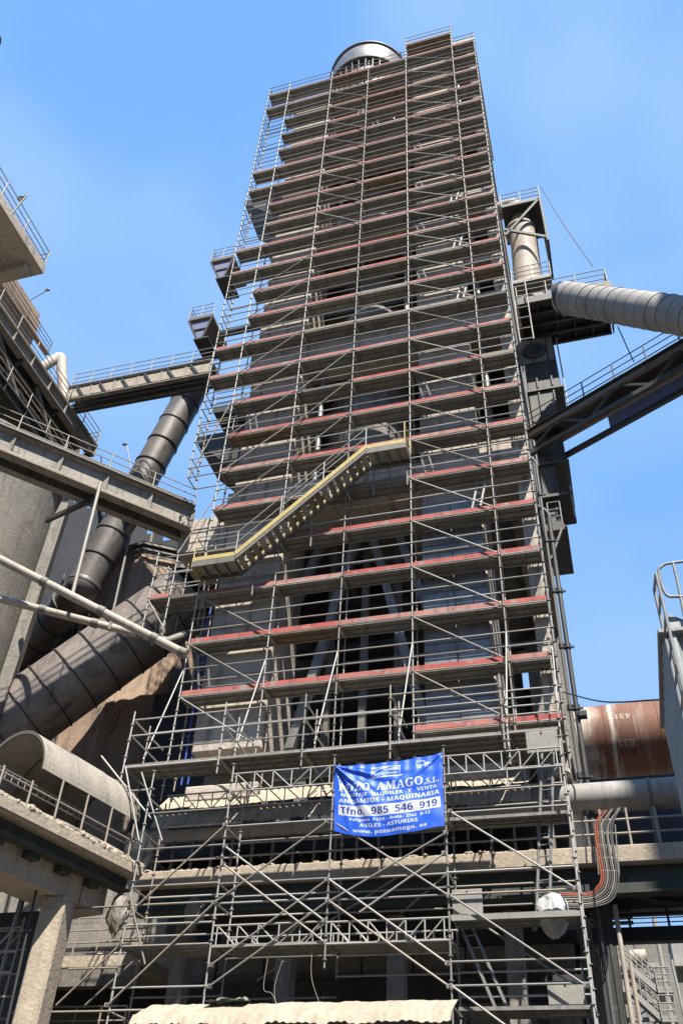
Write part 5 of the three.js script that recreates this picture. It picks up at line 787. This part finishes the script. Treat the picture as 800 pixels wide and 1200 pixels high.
{ // dark steelwork at the lower right
  const t = thing('pipe_rack', 'dark steel pipe rack and beams under the slab at lower right', 'rack', V(6, 0, -2)); const z = -1.6; const y1 = at(760, 1030, { z }).y;
  part(t, 'main_column', boxG(4.3, 4.75, 0, 9.0, -1.5, -1.1), M.darkSteel); part(t, 'column_pipe', tubeG(V(4.86, 0, -1.0), V(4.86, 8.9, -1.0), 0.06), M.pipeWhite); part(t, 'column_pipe', tubeG(V(5.02, 0, -1.0), V(5.02, 7.6, -1.0), 0.05), M.pipeWhite);
  const b0 = at(760, 1087, { z: -2 }).y, b1 = at(760, 1104, { z: -2 }).y; part(t, 'cross_beam', boxG(4.2, 10, b1, b0, -2.2, -1.9), M.black); const c0 = at(760, 1048, { z: -2 }).y, c1 = at(760, 1066, { z: -2 }).y; part(t, 'upper_beam', boxG(4.2, 10, c1, c0, -2.2, -1.9), M.darkSteel);
  for (const k of [0.2, 0.45, 0.7]) bar(t, 'guard_wire', V(4.2, mix(b0, c1, k), -1.9), V(10, mix(b0, c1, k) + 0.02, -1.9), 0.015, M.black); for (const px of [735, 781]) { const x = at(px, 1077, { z: -1.9 }).x; part(t, 'guard_post', boxG(x, x + 0.06, b0, c1, -1.97, -1.9), M.black); }
  for (let k = 0; k < 3; k++) part(t, 'rack_pipe', tubeG(V(4.2, c1 - 0.08 - k * 0.13, -1.85), V(5.25, c1 - 0.08 - k * 0.13, -1.85), 0.05), M.steel); part(t, 'black_hose', pathTube([at(735, 1043, { z: -1.2 }), at(752, 1050, { z: -1.2 }), at(775, 1056, { z: -1.2 }), at(820, 1057, { z: -1.2 })], 0.09, 10, 30), M.black);
}
{ // far stair tower
  const z = -30, q = (px, py, zz = z) => at(px, py, { z: zz }); const t = thing('far_stair_tower', 'distant grey steel stair tower seen under the pipe rack', 'stair tower', V(6, 0, z)); const r = 0.09;
  for (const zz of [z, z - 2.2]) for (const [a, b] of [[718, 732], [772, 787]]) { const p = q(a, 1110, zz), w = q(b, 1198, zz); bar(t, 'corner_post', V((p.x + w.x) / 2, 0, zz), V((p.x + w.x) / 2, p.y + 1.5, zz), 0.12, M.far); }
  const flightA = [[732, 1128, 770, 1160], [737, 1159, 775, 1194]];
  for (const [a, b, c, d] of flightA) { const p = q(a, b), w = q(c, d), e = V(0, 0.95, 0); for (const o of [0, -1]) { const f = V(0, 0, o); part(t, 'stringer', beamG(p.clone().add(f), w.clone().add(f), 0.06, 0.26), M.far); for (const h of [0.5, 1.0]) bar(t, 'hand_rail', p.clone().add(f).add(V(0, h, 0)), w.clone().add(f).add(V(0, h, 0)), 0.03, M.far); for (let k = 0; k <= 5; k++) bar(t, 'rail_post', lerpV(p, w, k / 5).add(f), lerpV(p, w, k / 5).add(f).add(V(0, 1, 0)), 0.03, M.far); }
    for (let k = 0; k < 9; k++) { const s = lerpV(p, w, (k + 0.5) / 9); part(t, 'tread', boxG(s.x - 0.12, s.x + 0.12, s.y - 0.03, s.y, z - 1, z), M.far); }
    for (const [s, dx] of [[p, -0.7], [w, 0.75]]) { part(t, 'landing', boxG(Math.min(s.x, s.x + dx), Math.max(s.x, s.x + dx), s.y - 0.15, s.y, z - 2.2, z + 0.1), M.far); railing(t, [V(s.x, s.y, z + 0.1), V(s.x + dx, s.y, z + 0.1)], { gap: 0.35, mats: [M.far, M.far], r: 0.03, pr: 0.03 }); } }
  for (const py of [1117, 1131, 1160, 1182]) { const p = q(720, py), w = q(776, py); part(t, 'floor_beam', boxG(p.x, w.x, p.y - 0.2, p.y, z - 2.3, z - 2.1), M.far); bar(t, 'brace', V(p.x, p.y - 1.3, z - 2.2), V(w.x, p.y, z - 2.2), 0.05, M.far); }
  part(t, 'tank', tubeG(q(738, 1123, z - 1.6), q(757, 1122, z - 1.6), 0.42, 20), M.pipeWhite);
  const b = thing('far_building', 'distant pale grey block at the lower right', 'building', V(9.5, 0, -36)); const k = q(785, 1104, -36), m = q(784, 1132, -36); part(b, 'upper_block', boxG(k.x, k.x + 9, m.y, k.y + 0.4, -40, -36), M.far); part(b, 'lower_block', boxG(k.x + 0.6, k.x + 9, 0, m.y - 0.002, -40, -36.3), M.concreteGrey); part(b, 'window', boxG(k.x + 0.85, k.x + 1.05, m.y + 0.9, m.y + 1.5, -36.01, -35.97), M.black); part(b, 'parapet', boxG(k.x - 0.05, k.x + 9, k.y + 0.4, k.y + 0.6, -40, -35.95), M.far); bar(b, 'service_mast', V(k.x + 0.5, 0, -35.5), V(k.x - 0.15, m.y + 0.2, -35.5), 0.08, M.far);
  const d = thing('far_dark_hall', 'distant dark hall behind the stair tower', 'building', V(4, 0, -44)); for (let x = -4; x < 7.6; x += 1.6) part(d, 'wall_panel', bevelBoxG(x, x + 1.55, 0, 19.6, -44.3, -44, 0.03), M.concreteGrey); part(d, 'roof', boxG(-4.2, 7.8, 19.61, 20, -52, -43.9), M.far);
}
{ // ribbed shed at the right edge
  const y = 9, X = 6.14, z0 = 8.3, zf = 11.2, t = thing('ribbed_shed', 'pale blue grey ribbed steel housing with bent tube railing at right edge', 'housing', V(X + 2, 0, 9.7));
  part(t, 'body', boxG(X + 0.06, X + 4, 0, y, z0, zf - 0.06), M.shed);
  for (let x = X + 0.04; x < X + 4; x += 0.34) part(t, 'front_rib', (() => { const s = new THREE.Shape(); s.moveTo(x, 0.055); s.lineTo(x + 0.2, 0.055); s.lineTo(x + 0.15, -0.05); s.lineTo(x + 0.05, -0.05); return new THREE.ExtrudeGeometry(s, { depth: y, bevelEnabled: false }).rotateX(-Math.PI / 2).translate(0, 0, zf); })(), M.shed);
  for (let z = zf - 0.1; z > z0 + 0.2; z -= 0.36) part(t, 'side_rib', (() => { const s = new THREE.Shape(); s.moveTo(0.058, z); s.lineTo(0.058, z - 0.22); s.lineTo(0, z - 0.17); s.lineTo(0, z - 0.05); return new THREE.ExtrudeGeometry(s, { depth: y - 0.02, bevelEnabled: false }).rotateX(Math.PI / 2).translate(X, y - 0.02, 0); })(), M.shed);
  part(t, 'roof_edge', bevelBoxG(X - 0.05, X + 4, y, y + 0.07, z0 - 0.1, zf + 0.1, 0.012), M.shedRail); part(t, 'roof_curb', boxG(X + 0.1, X + 4, y + 0.071, y + 0.26, z0, zf - 0.06), M.shed);
  part(t, 'gusset', (() => { const s = new THREE.Shape(); s.moveTo(0, 0); s.lineTo(0.32, 0); s.lineTo(0.04, 0.2); s.lineTo(0, 0.2); return new THREE.ExtrudeGeometry(s, { depth: 0.05, bevelEnabled: false }).translate(X + 0.16, y + 0.262, zf - 0.2); })(), M.shedRail);
  part(t, 'hatch', beamG(V(X + 0.45, y + 0.26, zf - 0.3), V(X + 0.75, y + 0.6, zf - 0.3), 0.5, 0.05), M.darkSteel);
  const rt = (pts) => pathTube(pts.map(([a, b]) => at(a, b, { z: zf + 0.02 })), 0.024, 10, 60, false, 0.25); part(t, 'tube_rail', rt([[840, 652], [800, 658], [779, 661], [771.5, 667], [772, 677], [777, 692], [783, 699], [800, 699], [840, 697]]), M.shedRail); part(t, 'tube_rail', rt([[788, 660], [793, 680], [798, 705], [801, 722]]), M.shedRail);
  const l = thing('side_ladder', 'grey ladder frame on the left side of the ribbed housing', 'ladder', V(X - 0.1, 0, zf - 0.5)), xx = X - 0.09, za = zf + 0.42, zb = zf + 0.02, yt = at(768, 672, { z: za }).y;
  const xa = at(768, 672, { z: za }).x, xb = at(774, 725, { z: zb }).x, yb = at(774, 690, { z: zb }).y; bar(l, 'stile', V(xa, 0.05, za), V(xa, yt, za), 0.024, M.shedRail); bar(l, 'stile', V(xb, 0.05, zb), V(xb, yb, zb), 0.028, M.shedRail); bar(l, 'top_bar', V(xa, yt, za), V(xb, yb, zb), 0.024, M.shedRail); for (let h = 0.6; h < yb - 0.2; h += 0.4) bar(l, 'rung', V(xa, h + 0.1, za), V(xb, h, zb), 0.02, M.shedRail);
}
{ // tall neighbouring block to the right, outside the frame: its shade falls on the grey pipe and the slab
  const t = thing('neighbour_block', 'tall concrete block across the yard that shades the grey pipe', 'building', V(23, 0, 18)); const x0 = 18.97, x1 = 28, z0 = 14.6, z1 = 22, h = 54;
  part(t, 'wall', boxG(x0, x1, 0, h, z0, z1), M.concreteGrey); part(t, 'parapet', boxG(x0 - 0.12, x1 + 0.12, h, h + 0.9, z0 - 0.12, z1 + 0.12), M.concrete);
  for (let f = 0; f < 11; f++) for (let k = 0; k < 3; k++) part(t, 'window', boxG(x0 - 0.03, x0 + 0.05, 2 + f * 4.4, 3.6 + f * 4.4, z0 + 0.9 + k * 2, z0 + 2.1 + k * 2), M.black);
}
{ // long hall on the other side of the yard, behind the viewer: it keeps low sky light off the tower's foot
  const t = thing('yard_hall', 'long concrete hall across the yard facing the tower', 'building', V(-8, 0, 46));
  for (let x = -44; x < 30; x += 6.2) { part(t, 'wall_bay', boxG(x, x + 5.9, 0, 21, 42, 43), M.concreteGrey); part(t, 'pier', boxG(x + 5.9, x + 6.2, 0, 21.4, 41.8, 43), M.concrete); part(t, 'strip_window', boxG(x + 0.8, x + 5.1, 12, 15, 41.95, 42.05), M.black); }
  part(t, 'roof', boxG(-44.5, 30.5, 21.41, 22, 41.5, 60), M.steel);
}
renderer.render(scene, camera);
